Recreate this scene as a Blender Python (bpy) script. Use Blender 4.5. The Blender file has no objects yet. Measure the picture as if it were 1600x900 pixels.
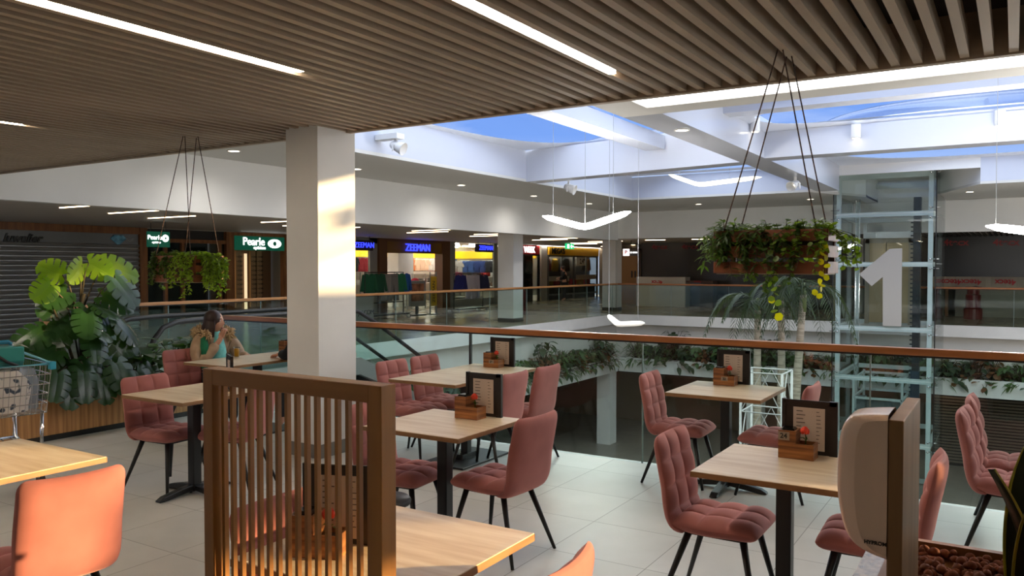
import bpy, math, random
from math import sin, cos, pi, radians as R
from mathutils import Vector as V, Matrix
random.seed(7)
scene = bpy.context.scene
COL = scene.collection

# ---------------------------------------------------------------- camera, exposure
F_PX, HOR, EYE = 1265.0, 417.0, 1.68
AZ = math.atan(785 / F_PX)
PITCH = math.atan((450 - HOR) / F_PX)
cam_d = bpy.data.cameras.new('camera')
cam_d.sensor_width = 36.0
cam_d.lens = F_PX / 1600 * 36.0
cam_d.clip_end = 300
cam = bpy.data.objects.new('camera', cam_d)
COL.objects.link(cam)
cam.location = (0, 0, EYE)
cam.rotation_euler = (pi / 2 - PITCH, 0, AZ)
scene.camera = cam
scene.view_settings.view_transform = 'Standard'
scene.view_settings.look = 'None'
scene.view_settings.gamma = 1.0
scene.view_settings.use_curve_mapping = False
scene.view_settings.exposure = 0.95
scene.cycles.use_denoising = True
scene.cycles.max_bounces = 10
scene.cycles.diffuse_bounces = 5
scene.cycles.glossy_bounces = 4
scene.cycles.transmission_bounces = 6
scene.cycles.transparent_max_bounces = 24
scene.cycles.sample_clamp_indirect = 6.0
scene.cycles.caustics_reflective = False
scene.cycles.caustics_refractive = False

# ---------------------------------------------------------------- sky and sun
SUN_TAN, SUN_STRENGTH, SUN_COL = 0.142, 8.0, (1.0, 0.68, 0.32)
SKY_LOW, SKY_HIGH, SKY_SIDE = 0.60, 1.3, 0.3
world = bpy.data.worlds.new('sky')
scene.world = world
world.use_nodes = True
wn, wl = world.node_tree.nodes, world.node_tree.links
wn.clear()
w_out = wn.new('ShaderNodeOutputWorld')
w_bg = wn.new('ShaderNodeBackground')
w_tc = wn.new('ShaderNodeTexCoord')
w_sep = wn.new('ShaderNodeSeparateXYZ')
w_ramp = wn.new('ShaderNodeValToRGB')
cr = w_ramp.color_ramp
cr.elements[0].position, cr.elements[0].color = 0.0, (0.30, 0.34, 0.42, 1)
cr.elements[1].position, cr.elements[1].color = 1.0, (0.92, 0.96, 1.0, 1)
for p, c in ((0.10, (0.42, 0.56, 0.86, 1)), (0.16, (0.20, 0.37, 0.82, 1)), (0.30, (0.165, 0.32, 0.80, 1)), (0.5, (0.9, 0.95, 1.0, 1))):
    e = cr.elements.new(p); e.color = c
w_str = wn.new('ShaderNodeMapRange')
w_str.interpolation_type = 'SMOOTHSTEP'
for k, v in zip(('From Min', 'From Max', 'To Min', 'To Max'), (0.32, 0.52, SKY_LOW, SKY_HIGH)):
    w_str.inputs[k].default_value = v
w_noise = wn.new('ShaderNodeTexNoise')
w_noise.inputs['Scale'].default_value = 5.0
w_noise.inputs['Detail'].default_value = 6.0
w_map = wn.new('ShaderNodeMapping')
w_map.inputs['Scale'].default_value = (1, 1, 4)
w_cl = wn.new('ShaderNodeMapRange')
for k, v in zip(('From Min', 'From Max', 'To Min', 'To Max'), (0.47, 0.75, 0.0, 0.75)):
    w_cl.inputs[k].default_value = v
w_mix = wn.new('ShaderNodeMixRGB')
w_mix.inputs['Color2'].default_value = (0.72, 0.80, 0.95, 1)
wl.new(w_tc.outputs['Generated'], w_sep.inputs[0])
wl.new(w_sep.outputs['Z'], w_ramp.inputs[0])
wl.new(w_sep.outputs['Z'], w_str.inputs['Value'])
wl.new(w_tc.outputs['Generated'], w_map.inputs[0])
wl.new(w_map.outputs[0], w_noise.inputs['Vector'])
wl.new(w_noise.outputs[0], w_cl.inputs['Value'])
wl.new(w_cl.outputs[0], w_mix.inputs['Fac'])
wl.new(w_ramp.outputs[0], w_mix.inputs['Color1'])
wl.new(w_mix.outputs[0], w_bg.inputs['Color'])
w_dot = wn.new('ShaderNodeVectorMath'); w_dot.operation = 'DOT_PRODUCT'
w_dot.inputs[1].default_value = (-sin(AZ), cos(AZ), 0)
w_side = wn.new('ShaderNodeMapRange'); w_side.interpolation_type = 'SMOOTHSTEP'
for k, v in zip(('From Min', 'From Max', 'To Min', 'To Max'), (0.6, 0.0, 0.0, SKY_SIDE)):
    w_side.inputs[k].default_value = v
w_add = wn.new('ShaderNodeMath'); w_add.operation = 'ADD'
wl.new(w_tc.outputs['Generated'], w_dot.inputs[0]); wl.new(w_dot.outputs['Value'], w_side.inputs['Value'])
wl.new(w_side.outputs[0], w_add.inputs[0]); wl.new(w_str.outputs[0], w_add.inputs[1])
wl.new(w_add.outputs[0], w_bg.inputs['Strength'])
wl.new(w_bg.outputs[0], w_out.inputs[0])

sun_d = bpy.data.lights.new('sun', 'SUN')
sun_d.energy = SUN_STRENGTH
sun_d.color = SUN_COL
sun_d.angle = R(0.8)
sun = bpy.data.objects.new('sun', sun_d)
COL.objects.link(sun)
S_DIR = V((cos(AZ), sin(AZ), SUN_TAN)).normalized()      # towards the sun
sun.rotation_euler = S_DIR.to_track_quat('Z', 'Y').to_euler()
sun.location = (20, 14, 6)

# ---------------------------------------------------------------- materials
def srgb(r, g, b):
    f = lambda c: (c / 255 / 12.92) if c <= 10 else ((c / 255 + 0.055) / 1.055) ** 2.4
    return (f(r), f(g), f(b), 1.0)

MATS = {}
def mat(name, col, rough=0.5, metal=0.0, **kw):
    m = bpy.data.materials.new(name)
    m.use_nodes = True
    b = m.node_tree.nodes['Principled BSDF']
    b.inputs['Base Color'].default_value = srgb(*col)
    b.inputs['Roughness'].default_value = rough
    b.inputs['Metallic'].default_value = metal
    for k, v in kw.items():
        b.inputs[k.replace('_', ' ')].default_value = v
    MATS[name] = m
    return m

def nodes(m):
    return m.node_tree.nodes, m.node_tree.links, m.node_tree.nodes['Principled BSDF']

def vary(m, c2, scale=(8, 8, 8), detail=4, lo=0.35, hi=0.65, bump=0.0, coord='Object', rough=None):
    """blend the base colour with c2 through stretched noise, optional bump"""
    n, l, b = nodes(m)
    tc = n.new('ShaderNodeTexCoord'); mp = n.new('ShaderNodeMapping'); nz = n.new('ShaderNodeTexNoise')
    mp.inputs['Scale'].default_value = scale
    nz.inputs['Scale'].default_value = 1.0
    nz.inputs['Detail'].default_value = detail
    rp = n.new('ShaderNodeMapRange'); rp.inputs['From Min'].default_value = lo; rp.inputs['From Max'].default_value = hi
    mx = n.new('ShaderNodeMixRGB')
    mx.inputs['Color1'].default_value = b.inputs['Base Color'].default_value
    mx.inputs['Color2'].default_value = srgb(*c2)
    l.new(tc.outputs[coord], mp.inputs[0]); l.new(mp.outputs[0], nz.inputs['Vector'])
    l.new(nz.outputs[0], rp.inputs['Value']); l.new(rp.outputs[0], mx.inputs['Fac'])
    l.new(mx.outputs[0], b.inputs['Base Color'])
    if bump:
        bp = n.new('ShaderNodeBump'); bp.inputs['Strength'].default_value = bump; bp.inputs['Distance'].default_value = 0.01
        l.new(nz.outputs[0], bp.inputs['Height']); l.new(bp.outputs[0], b.inputs['Normal'])
    return m

def emit(name, col, strength, base=None):
    m = mat(name, base or col, 0.4)
    b = m.node_tree.nodes['Principled BSDF']
    b.inputs['Emission Color'].default_value = srgb(*col)
    b.inputs['Emission Strength'].default_value = strength
    return m

def glass(name, tint, refl=0.06, rough=0.02, film=0.0):
    """thin architectural glass: straight-through tint plus a fresnel reflection"""
    m = bpy.data.materials.new(name); m.use_nodes = True
    n, l = m.node_tree.nodes, m.node_tree.links
    n.clear()
    o = n.new('ShaderNodeOutputMaterial'); t = n.new('ShaderNodeBsdfTransparent'); g = n.new('ShaderNodeBsdfGlossy')
    f = n.new('ShaderNodeFresnel'); x = n.new('ShaderNodeMixShader')
    ge = n.new('ShaderNodeNewGeometry'); mr = n.new('ShaderNodeMapRange'); ior = 1.0 + 7.5 * refl
    mr.inputs['To Min'].default_value = ior; mr.inputs['To Max'].default_value = 1 / ior
    l.new(ge.outputs['Backfacing'], mr.inputs['Value']); l.new(mr.outputs[0], f.inputs['IOR'])
    t.inputs['Color'].default_value = srgb(*tint)
    g.inputs['Roughness'].default_value = rough
    l.new(f.outputs[0], x.inputs[0]); l.new(t.outputs[0], x.inputs[1]); l.new(g.outputs[0], x.inputs[2])
    last = x
    if film:
        d = n.new('ShaderNodeBsdfTranslucent'); d.inputs['Color'].default_value = (0.8, 0.86, 0.9, 1)
        y = n.new('ShaderNodeMixShader'); y.inputs[0].default_value = film
        l.new(x.outputs[0], y.inputs[1]); l.new(d.outputs[0], y.inputs[2]); last = y
    l.new(last.outputs[0], o.inputs[0])
    MATS[name] = m
    return m

def leafmat(name, col, c2, rough=0.4, transl=0.35):
    m = mat(name, col, rough)
    vary(m, c2, (6, 6, 6), 2)
    n, l, b = nodes(m)
    o = [k for k in n if k.type == 'OUTPUT_MATERIAL'][0]
    t = n.new('ShaderNodeBsdfTranslucent'); x = n.new('ShaderNodeMixShader')
    c = srgb(*col); t.inputs['Color'].default_value = (min(1, c[0] * 2.6 + .05), min(1, c[1] * 2.8 + .06), c[2] * .8, 1)
    x.inputs[0].default_value = transl
    l.new(b.outputs[0], x.inputs[1]); l.new(t.outputs[0], x.inputs[2]); l.new(x.outputs[0], o.inputs[0])
    return m

white = vary(mat('white_paint', (232, 231, 228), 0.6), (226, 225, 222), (2, 2, 2))
white_gloss = mat('glossy_white_panel', (206, 210, 220), 0.16, 0.0, Specular_IOR_Level=0.6)
soffit_m = mat('soffit_grey_paint', (214, 212, 206), 0.7)
slat_m = vary(mat('slat_taupe', (176, 158, 136), 0.55), (166, 148, 127), (3, 1, 3))
slat_back = mat('ceiling_void', (46, 36, 28), 0.9)
steel = mat('brushed_steel', (178, 180, 180), 0.3, 0.9)
chrome = mat('chrome', (205, 207, 208), 0.12, 1.0)
black = mat('black_metal', (16, 16, 17), 0.38)
black_rub = mat('black_rubber', (14, 14, 15), 0.45)
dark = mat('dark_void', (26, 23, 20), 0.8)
oak = vary(mat('oak', (166, 112, 50), 0.45), (136, 88, 36), (1.5, 14, 14), 4, .3, .7, .05)
oak_v = vary(mat('oak_upright', (168, 114, 50), 0.45), (134, 86, 34), (16, 16, 1.2), 4, .3, .7, .05)
oak_rail = vary(mat('oak_handrail', (176, 112, 62), 0.35), (148, 88, 44), (2, 18, 18), 4)
oak_rail_y = vary(mat('oak_handrail_long', (186, 134, 84), 0.35), (164, 110, 64), (18, 2, 18), 4)
table_m = vary(mat('table_oak_decor', (228, 211, 184), 0.30), (196, 168, 130), (2.2, 22, 20), 6, .3, .72, .03)
table_edge = vary(mat('table_edge', (150, 108, 66), 0.5), (128, 88, 50), (6, 6, 30), 3)
shop_wood = vary(mat('shop_front_wood', (150, 96, 50), 0.5), (120, 72, 34), (10, 10, 1.5), 4)
planter_wood = vary(mat('planter_bamboo', (196, 146, 92), 0.5), (150, 104, 60), (30, 30, 1.2), 4, .35, .65, .1)
crate_wood = vary(mat('crate_wood', (128, 68, 30), 0.55), (88, 44, 18), (3, 12, 14), 5, .3, .7, .1)
caddy_wood = vary(mat('caddy_wood', (172, 112, 60), 0.5), (104, 60, 28), (3, 3, 42), 3, .4, .6)
board_wood = vary(mat('board_wood', (150, 116, 78), 0.55), (124, 92, 58), (18, 18, 1.6), 5, .3, .7, .08)
velvet = vary(mat('pink_velvet', (170, 105, 99), 0.85, 0.0, Sheen_Weight=0.7, Sheen_Roughness=0.4), (154, 92, 86), (5, 5, 5), 3, .3, .7)
MATS['pink_velvet'].node_tree.nodes['Principled BSDF'].inputs['Sheen Tint'].default_value = srgb(255, 190, 180)

def tile_mat(name, c1, c2, grout, size, off, rough):
    m = mat(name, c1, rough)
    n, l, b = nodes(m)
    geo = n.new('ShaderNodeNewGeometry'); sep = n.new('ShaderNodeSeparateXYZ')
    l.new(geo.outputs['Position'], sep.inputs[0])
    mask = []
    ids = []
    for ax, o in (('X', off[0]), ('Y', off[1])):
        a = n.new('ShaderNodeMath'); a.operation = 'SUBTRACT'; a.inputs[1].default_value = o
        d = n.new('ShaderNodeMath'); d.operation = 'DIVIDE'; d.inputs[1].default_value = size
        fr = n.new('ShaderNodeMath'); fr.operation = 'FRACT'
        fl = n.new('ShaderNodeMath'); fl.operation = 'FLOOR'
        pp = n.new('ShaderNodeMath'); pp.operation = 'PINGPONG'; pp.inputs[1].default_value = 0.5
        lt = n.new('ShaderNodeMath'); lt.operation = 'LESS_THAN'; lt.inputs[1].default_value = 0.0045
        l.new(sep.outputs[ax], a.inputs[0]); l.new(a.outputs[0], d.inputs[0]); l.new(d.outputs[0], fr.inputs[0])
        l.new(d.outputs[0], fl.inputs[0]); l.new(d.outputs[0], pp.inputs[0]); l.new(pp.outputs[0], lt.inputs[0])
        mask.append(lt); ids.append(fl)
    mx = n.new('ShaderNodeMath'); mx.operation = 'MAXIMUM'
    l.new(mask[0].outputs[0], mx.inputs[0]); l.new(mask[1].outputs[0], mx.inputs[1])
    cb = n.new('ShaderNodeCombineXYZ'); l.new(ids[0].outputs[0], cb.inputs[0]); l.new(ids[1].outputs[0], cb.inputs[1])
    wnz = n.new('ShaderNodeTexWhiteNoise'); l.new(cb.outputs[0], wnz.inputs['Vector'])
    nz = n.new('ShaderNodeTexNoise'); nz.inputs['Scale'].default_value = 2.2; nz.inputs['Detail'].default_value = 6
    l.new(geo.outputs['Position'], nz.inputs['Vector'])
    av = n.new('ShaderNodeMath'); av.operation = 'MULTIPLY_ADD'; av.inputs[1].default_value = 0.25
    l.new(wnz.outputs['Value'], av.inputs[0]); l.new(nz.outputs[0], av.inputs[2])
    rg = n.new('ShaderNodeMapRange'); rg.inputs['From Min'].default_value = 0.35; rg.inputs['From Max'].default_value = 0.9
    l.new(av.outputs[0], rg.inputs['Value'])
    m1 = n.new('ShaderNodeMixRGB'); m1.inputs['Color1'].default_value = srgb(*c1); m1.inputs['Color2'].default_value = srgb(*c2)
    m2 = n.new('ShaderNodeMixRGB'); m2.inputs['Color2'].default_value = srgb(*grout)
    l.new(rg.outputs[0], m1.inputs['Fac']); l.new(m1.outputs[0], m2.inputs['Color1']); l.new(mx.outputs[0], m2.inputs['Fac'])
    l.new(m2.outputs[0], b.inputs['Base Color'])
    return m
tile_m = tile_mat('cafe_floor_tile', (200, 198, 193), (183, 181, 175), (136, 133, 127), 0.612, (-2.335, 4.79), 0.42)
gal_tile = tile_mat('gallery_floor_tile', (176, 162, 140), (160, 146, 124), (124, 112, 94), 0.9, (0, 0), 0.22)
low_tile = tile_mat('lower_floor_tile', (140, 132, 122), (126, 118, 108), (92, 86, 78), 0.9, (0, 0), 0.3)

glass_rail = glass('balustrade_glass', (236, 246, 243), 0.06)
glass_lift = glass('lift_glass', (243, 248, 248), 0.06)
glass_shop = glass('shop_glass', (214, 220, 220), 0.05)
dome_m = glass('skylight_dome', (240, 245, 253), 0.012, 0.05, 0.002)
film_m = glass('smoked_film', (84, 76, 68), 0.06, 0.1)

# ---------------------------------------------------------------- mesh helpers
class MB:
    def __init__(s):
        s.v, s.f = [], []
    def add(s, vs, fs):
        o = len(s.v); s.v += [tuple(p) for p in vs]; s.f += [tuple(i + o for i in f) for f in fs]; return s
    def box(s, x0, x1, y0, y1, z0, z1):
        return s.add([(x0, y0, z0), (x1, y0, z0), (x1, y1, z0), (x0, y1, z0), (x0, y0, z1), (x1, y0, z1), (x1, y1, z1), (x0, y1, z1)],
                     [(3, 2, 1, 0), (4, 5, 6, 7), (0, 1, 5, 4), (1, 2, 6, 5), (2, 3, 7, 6), (3, 0, 4, 7)])
    def obox(s, p0, p1, w, h, up=(0, 0, 1)):
        """bar of section w x h from p0 to p1"""
        p0, p1, up = V(p0), V(p1), V(up)
        d = (p1 - p0).normalized()
        if abs(d.dot(up)) > .98: up = V((1, 0, 0))
        a = d.cross(up).normalized(); b = a.cross(d).normalized()
        q = [(-w / 2, -h / 2), (w / 2, -h / 2), (w / 2, h / 2), (-w / 2, h / 2)]
        return s.add([p + a * i + b * j for p in (p0, p1) for i, j in q],
                     [(0, 1, 2, 3), (7, 6, 5, 4), (0, 4, 5, 1), (1, 5, 6, 2), (2, 6, 7, 3), (3, 7, 4, 0)])
    def prism(s, poly, z0, z1, fn=None):
        fn = fn or (lambda x, y, z: (x, y, z))
        n = len(poly)
        return s.add([fn(x, y, z0) for x, y in poly] + [fn(x, y, z1) for x, y in poly],
                     [tuple(range(n - 1, -1, -1)), tuple(range(n, 2 * n))] + [(i, (i + 1) % n, n + (i + 1) % n, n + i) for i in range(n)])
    def tube(s, pts, r, n=8, cap=True):
        pts = [V(p) for p in pts]; m = len(pts)
        rs = r if isinstance(r, (list, tuple)) else [r] * m
        vs, prev = [], None
        for i, p in enumerate(pts):
            d = (pts[min(i + 1, m - 1)] - pts[max(i - 1, 0)])
            d = d.normalized() if d.length > 1e-9 else V((0, 0, 1))
            if prev is None:
                a = d.cross(V((0, 0, 1)) if abs(d.z) < .9 else V((1, 0, 0))).normalized()
            else:
                a = (prev - d * prev.dot(d))
                a = a.normalized() if a.length > 1e-6 else d.orthogonal().normalized()
            prev = a; b = d.cross(a)
            vs += [p + (a * cos(2 * pi * k / n) + b * sin(2 * pi * k / n)) * rs[i] for k in range(n)]
        fs = [(i * n + k, i * n + (k + 1) % n, (i + 1) * n + (k + 1) % n, (i + 1) * n + k) for i in range(m - 1) for k in range(n)]
        if cap: fs += [tuple(range(n - 1, -1, -1)), tuple(range((m - 1) * n, m * n))]
        return s.add(vs, fs)
    def lathe(s, prof, n=20, c=(0, 0, 0), cap=True):
        vs = [(c[0] + r * cos(2 * pi * k / n), c[1] + r * sin(2 * pi * k / n), c[2] + z) for r, z in prof for k in range(n)]
        m = len(prof)
        fs = [(i * n + k, i * n + (k + 1) % n, (i + 1) * n + (k + 1) % n, (i + 1) * n + k) for i in range(m - 1) for k in range(n)]
        if cap: fs += [tuple(range(n - 1, -1, -1)), tuple(range((m - 1) * n, m * n))]
        return s.add(vs, fs)
    def ball(s, c, r, n=10, m=7, sq=(1, 1, 1)):
        vs = [(c[0] + r * sq[0] * sin(pi * i / m) * cos(2 * pi * k / n), c[1] + r * sq[1] * sin(pi * i / m) * sin(2 * pi * k / n), c[2] - r * sq[2] * cos(pi * i / m)) for i in range(m + 1) for k in range(n)]
        return s.add(vs, [(i * n + k, i * n + (k + 1) % n, (i + 1) * n + (k + 1) % n, (i + 1) * n + k) for i in range(m) for k in range(n)])
    def grid(s, rows):
        n, m = len(rows), len(rows[0])
        return s.add([p for r in rows for p in r], [(i * m + j, i * m + j + 1, (i + 1) * m + j + 1, (i + 1) * m + j) for i in range(n - 1) for j in range(m - 1)])
    def build(s, name, material, parent=None, smooth=False, bevel=0.0, loc=None, kind=None, sub=0):
        me = bpy.data.meshes.new(name)
        me.from_pydata(s.v, [], s.f)
        me.materials.append(material)
        if smooth:
            me.polygons.foreach_set('use_smooth', [True] * len(me.polygons))
        o = bpy.data.objects.new(name, me); COL.objects.link(o)
        if parent: o.parent = parent
        if loc: o.location = loc
        if bevel:
            b = o.modifiers.new('bevel', 'BEVEL'); b.width = bevel; b.segments = 2; b.limit_method = 'ANGLE'
        if sub:
            b = o.modifiers.new('sub', 'SUBSURF'); b.levels = sub; b.render_levels = sub
        if kind: o['kind'] = kind
        return o

def tag(o, label, cat, group=None):
    o['label'] = label; o['category'] = cat
    if group: o['group'] = group
    return o
def thing(name, label, cat, loc=(0, 0, 0), rz=0.0, group=None):
    o = bpy.data.objects.new(name, None); COL.objects.link(o)
    o.empty_display_size = 0.1
    o.location = loc; o.rotation_euler = (0, 0, rz)
    return tag(o, label, cat, group)
def dup(root, label=None, loc=None, rz=None, group=None, parent=None):
    c = root.copy(); COL.objects.link(c)
    if parent: c.parent = parent
    if loc is not None: c.location = loc
    if rz is not None: c.rotation_euler = (0, 0, rz)
    if label: c['label'] = label
    if group: c['group'] = group
    for ch in list(root.children):
        dup(ch, parent=c)
    return c
ORDW = 'first second third fourth fifth sixth seventh eighth ninth tenth eleventh twelfth thirteenth fourteenth fifteenth sixteenth seventeenth eighteenth nineteenth twentieth'.split()
def nth(i):
    i += 1
    return ORDW[i - 1] if i <= 20 else '%d%s' % (i, {1: 'st', 2: 'nd', 3: 'rd'}.get(i % 10, 'th'))
def struct(name, mb, m, **k):
    return mb.build(name, m, kind='structure', **k)
def text(name, s, size, material, parent, loc, rot, ext=0.004, shear=0.0, align='CENTER', sx=1.0, bold=0.0):
    cu = bpy.data.curves.new(name, 'FONT'); cu.body = s; cu.size = size; cu.extrude = ext; cu.shear = shear
    cu.align_x = align; cu.align_y = 'CENTER'; cu.offset = bold
    t = bpy.data.objects.new(name + '_tmp', cu); COL.objects.link(t)
    me = bpy.data.meshes.new_from_object(t.evaluated_get(bpy.context.evaluated_depsgraph_get()))
    bpy.data.objects.remove(t)
    me.materials.clear(); me.materials.append(material)
    o = bpy.data.objects.new(name, me); COL.objects.link(o)
    if parent: o.parent = parent
    o.location = loc; o.rotation_euler = rot; o.scale = (sx, 1, 1)
    return o
FACE_NY = (pi / 2, 0, 0)            # lettering that is read by someone looking towards +Y
FACE_PX = (pi / 2, 0, pi / 2)       # lettering that is read by someone looking towards -X

# ================================================================ THE BUILDING
Z_CAFE, Z_SOFFIT, Z_GAL, Z_DOME, Z_LOW = 2.9, 3.6, 2.74, 4.22, -4.6
struct('floor', MB().box(-12, 8, -3, 6.44, -.3, 0), tile_m)
struct('floor_gallery', MB().box(-30, -12, -3, 44, -.3, 0).box(-12, 8, 26.5, 44, -.3, 0), gal_tile)
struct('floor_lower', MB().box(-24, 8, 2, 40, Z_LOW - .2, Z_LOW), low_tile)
# slab edges seen across the void
struct('trim_1', MB().box(-12, -11.94, 6.5, 26.44, -.34, .0).box(-12, 8, 26.44, 26.5, -.34, .0), white)
struct('trim_2', MB().box(-12, 8, 6.44, 6.5, -.34, -.002), white)
struct('trim_3', MB().box(-12.4, -12.2, 6.5, 27, -2.0, -.3).box(-12.2, 8, 26.8, 27, -2.0, -.3), vary(mat('grey_wall', (222, 218, 210), .7), (215, 211, 203), (1, 1, 1)))
# lower storey behind the planters
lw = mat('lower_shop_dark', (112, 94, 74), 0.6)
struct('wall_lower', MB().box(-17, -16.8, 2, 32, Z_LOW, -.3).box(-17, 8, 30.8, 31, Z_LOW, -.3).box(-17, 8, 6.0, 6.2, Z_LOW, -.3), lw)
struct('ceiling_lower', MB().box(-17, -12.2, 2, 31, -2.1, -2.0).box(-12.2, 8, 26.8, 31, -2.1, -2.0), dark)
struct('column_lower', MB().box(-12.55, -12.05, 25.95, 26.5, Z_LOW, -2.0), white)
struct('column_lower', MB().box(-7.6, -7.1, 27.2, 27.7, Z_LOW, -2.0).box(-12.55, -12.05, 16, 16.5, Z_LOW, -2.0), white)
# cafe column with a dark plinth
struct('column_cafe', MB().box(-5.53, -5.14, 5.09, 5.56, .12, 3.6), white, bevel=.004)
struct('baseboard_column', MB().box(-5.535, -5.135, 5.085, 5.565, 0, .12), mat('plinth_grey', (120, 114, 106), .5))
for n_, (cx, cy) in enumerate(((-13.15, 21.1), (-13.25, 28.7))):
    struct('column_gallery', MB().box(cx - .28, cx + .28, cy - .28, cy + .28, .12, Z_GAL), white)
    struct('baseboard_gallery', MB().box(cx - .285, cx + .285, cy - .285, cy + .285, 0, .12), mat('plinth_dark%d' % n_, (62, 58, 54), .5))
# slatted cafe ceiling
sl = MB()
x = -12.0
while x < 4:
    sl.box(x, x + .048, -3, 5.44, Z_CAFE, Z_CAFE + .11); x += .122
struct('ceiling_slats', sl, slat_m)
struct('ceiling', MB().box(-12, 8, -3, 5.5, Z_CAFE + .26, Z_CAFE + .36), slat_back)
struct('trim_4', MB().box(-12, 8, 5.44, 5.5, Z_CAFE - .012, Z_CAFE + .30), slat_m)
vd = MB()
for yy in (-1.0, 1.4, 3.2, 4.3):
    vd.box(-12, 4, yy, yy + .05, Z_CAFE + .12, Z_CAFE + .16)
struct('ceiling_battens', vd, mat('ceiling_batten', (70, 52, 36), .7))
# galleries: ceilings and bulkheads
gal_ceil = mat('gallery_ceiling', (205, 200, 194), .6)
struct('ceiling_gallery', MB().box(-30, -12.2, -3, 44, Z_GAL, Z_GAL + .1).box(-12.2, 8, 26.7, 44, Z_GAL, Z_GAL + .1), gal_ceil)
bh = vary(mat('bulkhead_paint', (240, 239, 236), .6), (235, 234, 231), (1, 1, 1))
struct('wall_bulkhead', MB().box(-12.2, -12, -3, 26.5, 2.62, Z_SOFFIT).box(-12.2, 8, 26.5, 26.7, 2.68, Z_SOFFIT), bh)
# soffit ring with the opening, and the roof over the rest
OX0, OX1, OY0, OY1 = -9.4, 8.0, 9.65, 21.7
LX, LY = (-4.5, -0.7), 24.1                     # recess over the lift
sf = MB()
sf.box(-30, OX0, 5.5, 44, Z_SOFFIT, Z_SOFFIT + .06)
sf.box(OX0, LX[0], OY1, 44, Z_SOFFIT, Z_SOFFIT + .06).box(LX[1], 8, OY1, 44, Z_SOFFIT, Z_SOFFIT + .06).box(LX[0], LX[1], 26.5, 44, Z_SOFFIT, Z_SOFFIT + .06)
sf.prism([(LX[0], OY1), (LX[0] + 1.0, LY), (LX[0] + 1.0, 26.5), (LX[0], 26.5)], Z_SOFFIT, Z_SOFFIT + .06)
sf.prism([(LX[1], OY1), (LX[1], 26.5), (LX[1] - 1.0, 26.5), (LX[1] - 1.0, LY)], Z_SOFFIT, Z_SOFFIT + .06)
sf.box(OX0, -4.3, 5.5, 7.0, Z_SOFFIT, Z_SOFFIT + .06)
sf.box(-4.3, -3.8, 5.5, 9.65, Z_SOFFIT, Z_SOFFIT + .06).box(-3.8, 8, 5.5, 7.6, Z_SOFFIT, Z_SOFFIT + .06).box(-3.8, 8, 9.22, 9.65, Z_SOFFIT, Z_SOFFIT + .06)
struct('ceiling_soffit', sf, soffit_m)
struct('wall_step', MB().box(-12, 8, 5.5, 5.56, Z_CAFE + .3, Z_SOFFIT), white)
# shaft walls
sh = MB()
sh.box(OX0 - .1, OX0, 7.0, OY1, Z_SOFFIT + .06, 4.3)
sh.box(OX0, LX[0], OY1, OY1 + .1, Z_SOFFIT + .06, 4.25).box(LX[1], 8, OY1, OY1 + .1, Z_SOFFIT + .06, 4.25).box(LX[0], LX[1], OY1, OY1 + .1, 4.22, 4.25)
sh.box(OX0, -4.3, 6.9, 7.0, Z_SOFFIT + .06, 4.25).box(-3.8, 8, 9.55, 9.65, Z_SOFFIT + .06, 4.25)
struct('wall_shaft', sh, white_gloss)
rc = MB()
for s_, x_, x2 in ((1, LX[0], LX[0] + 1.0), (-1, LX[1], LX[1] - 1.0)):
    rc.add([(x_, OY1 + .1, Z_SOFFIT), (x2, LY, Z_SOFFIT), (x2, LY, 4.3), (x_, OY1 + .1, 4.0)], [(0, 1, 2, 3)])
    rc.add([(x2, LY, Z_SOFFIT), (x2, 26.5, Z_SOFFIT), (x2, 26.5, 4.3), (x2, LY, 4.3)], [(0, 1, 2, 3)])
rc.box(LX[0], LX[1], 26.4, 26.5, Z_SOFFIT, 4.3).box(LX[0], LX[1], OY1, OY1 + .1, 3.98, 4.25).box(LX[0], LX[1], 22.85, 26.5, 4.24, 4.3).add([(LX[0], OY1 + .1, 3.99), (LX[1], OY1 + .1, 3.99), (LX[1], 22.85, 4.24), (LX[0], 22.85, 4.24)], [(0, 1, 2, 3)])
struct('wall_recess', rc, bh)
# beams of the roof light
struct('beam_long', MB().box(-4.3, -3.78, 9.65, OY1, Z_SOFFIT, 4.3).box(-4.3, -3.8, 7.0, 9.65, Z_SOFFIT + .06, 4.25), white_gloss)
bm = MB()
bm.prism([(OX0, 15.75), (-4.3, 14.85), (-4.3, 15.3), (OX0, 16.2)], Z_SOFFIT, 4.3)
bm.box(-3.78, 8, 14.55, 15.0, Z_SOFFIT, 4.06)
struct('beam_cross', bm, white_gloss)
struct('beam_rib', MB().box(-6.25, -5.85, 7.0, 15.1, 3.98, 4.25).box(-3.78, 2.4, 12.15, 12.5, 4.0, 4.25).box(2.4, 2.8, 9.65, OY1, 3.98, 4.25), white_gloss)
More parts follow.
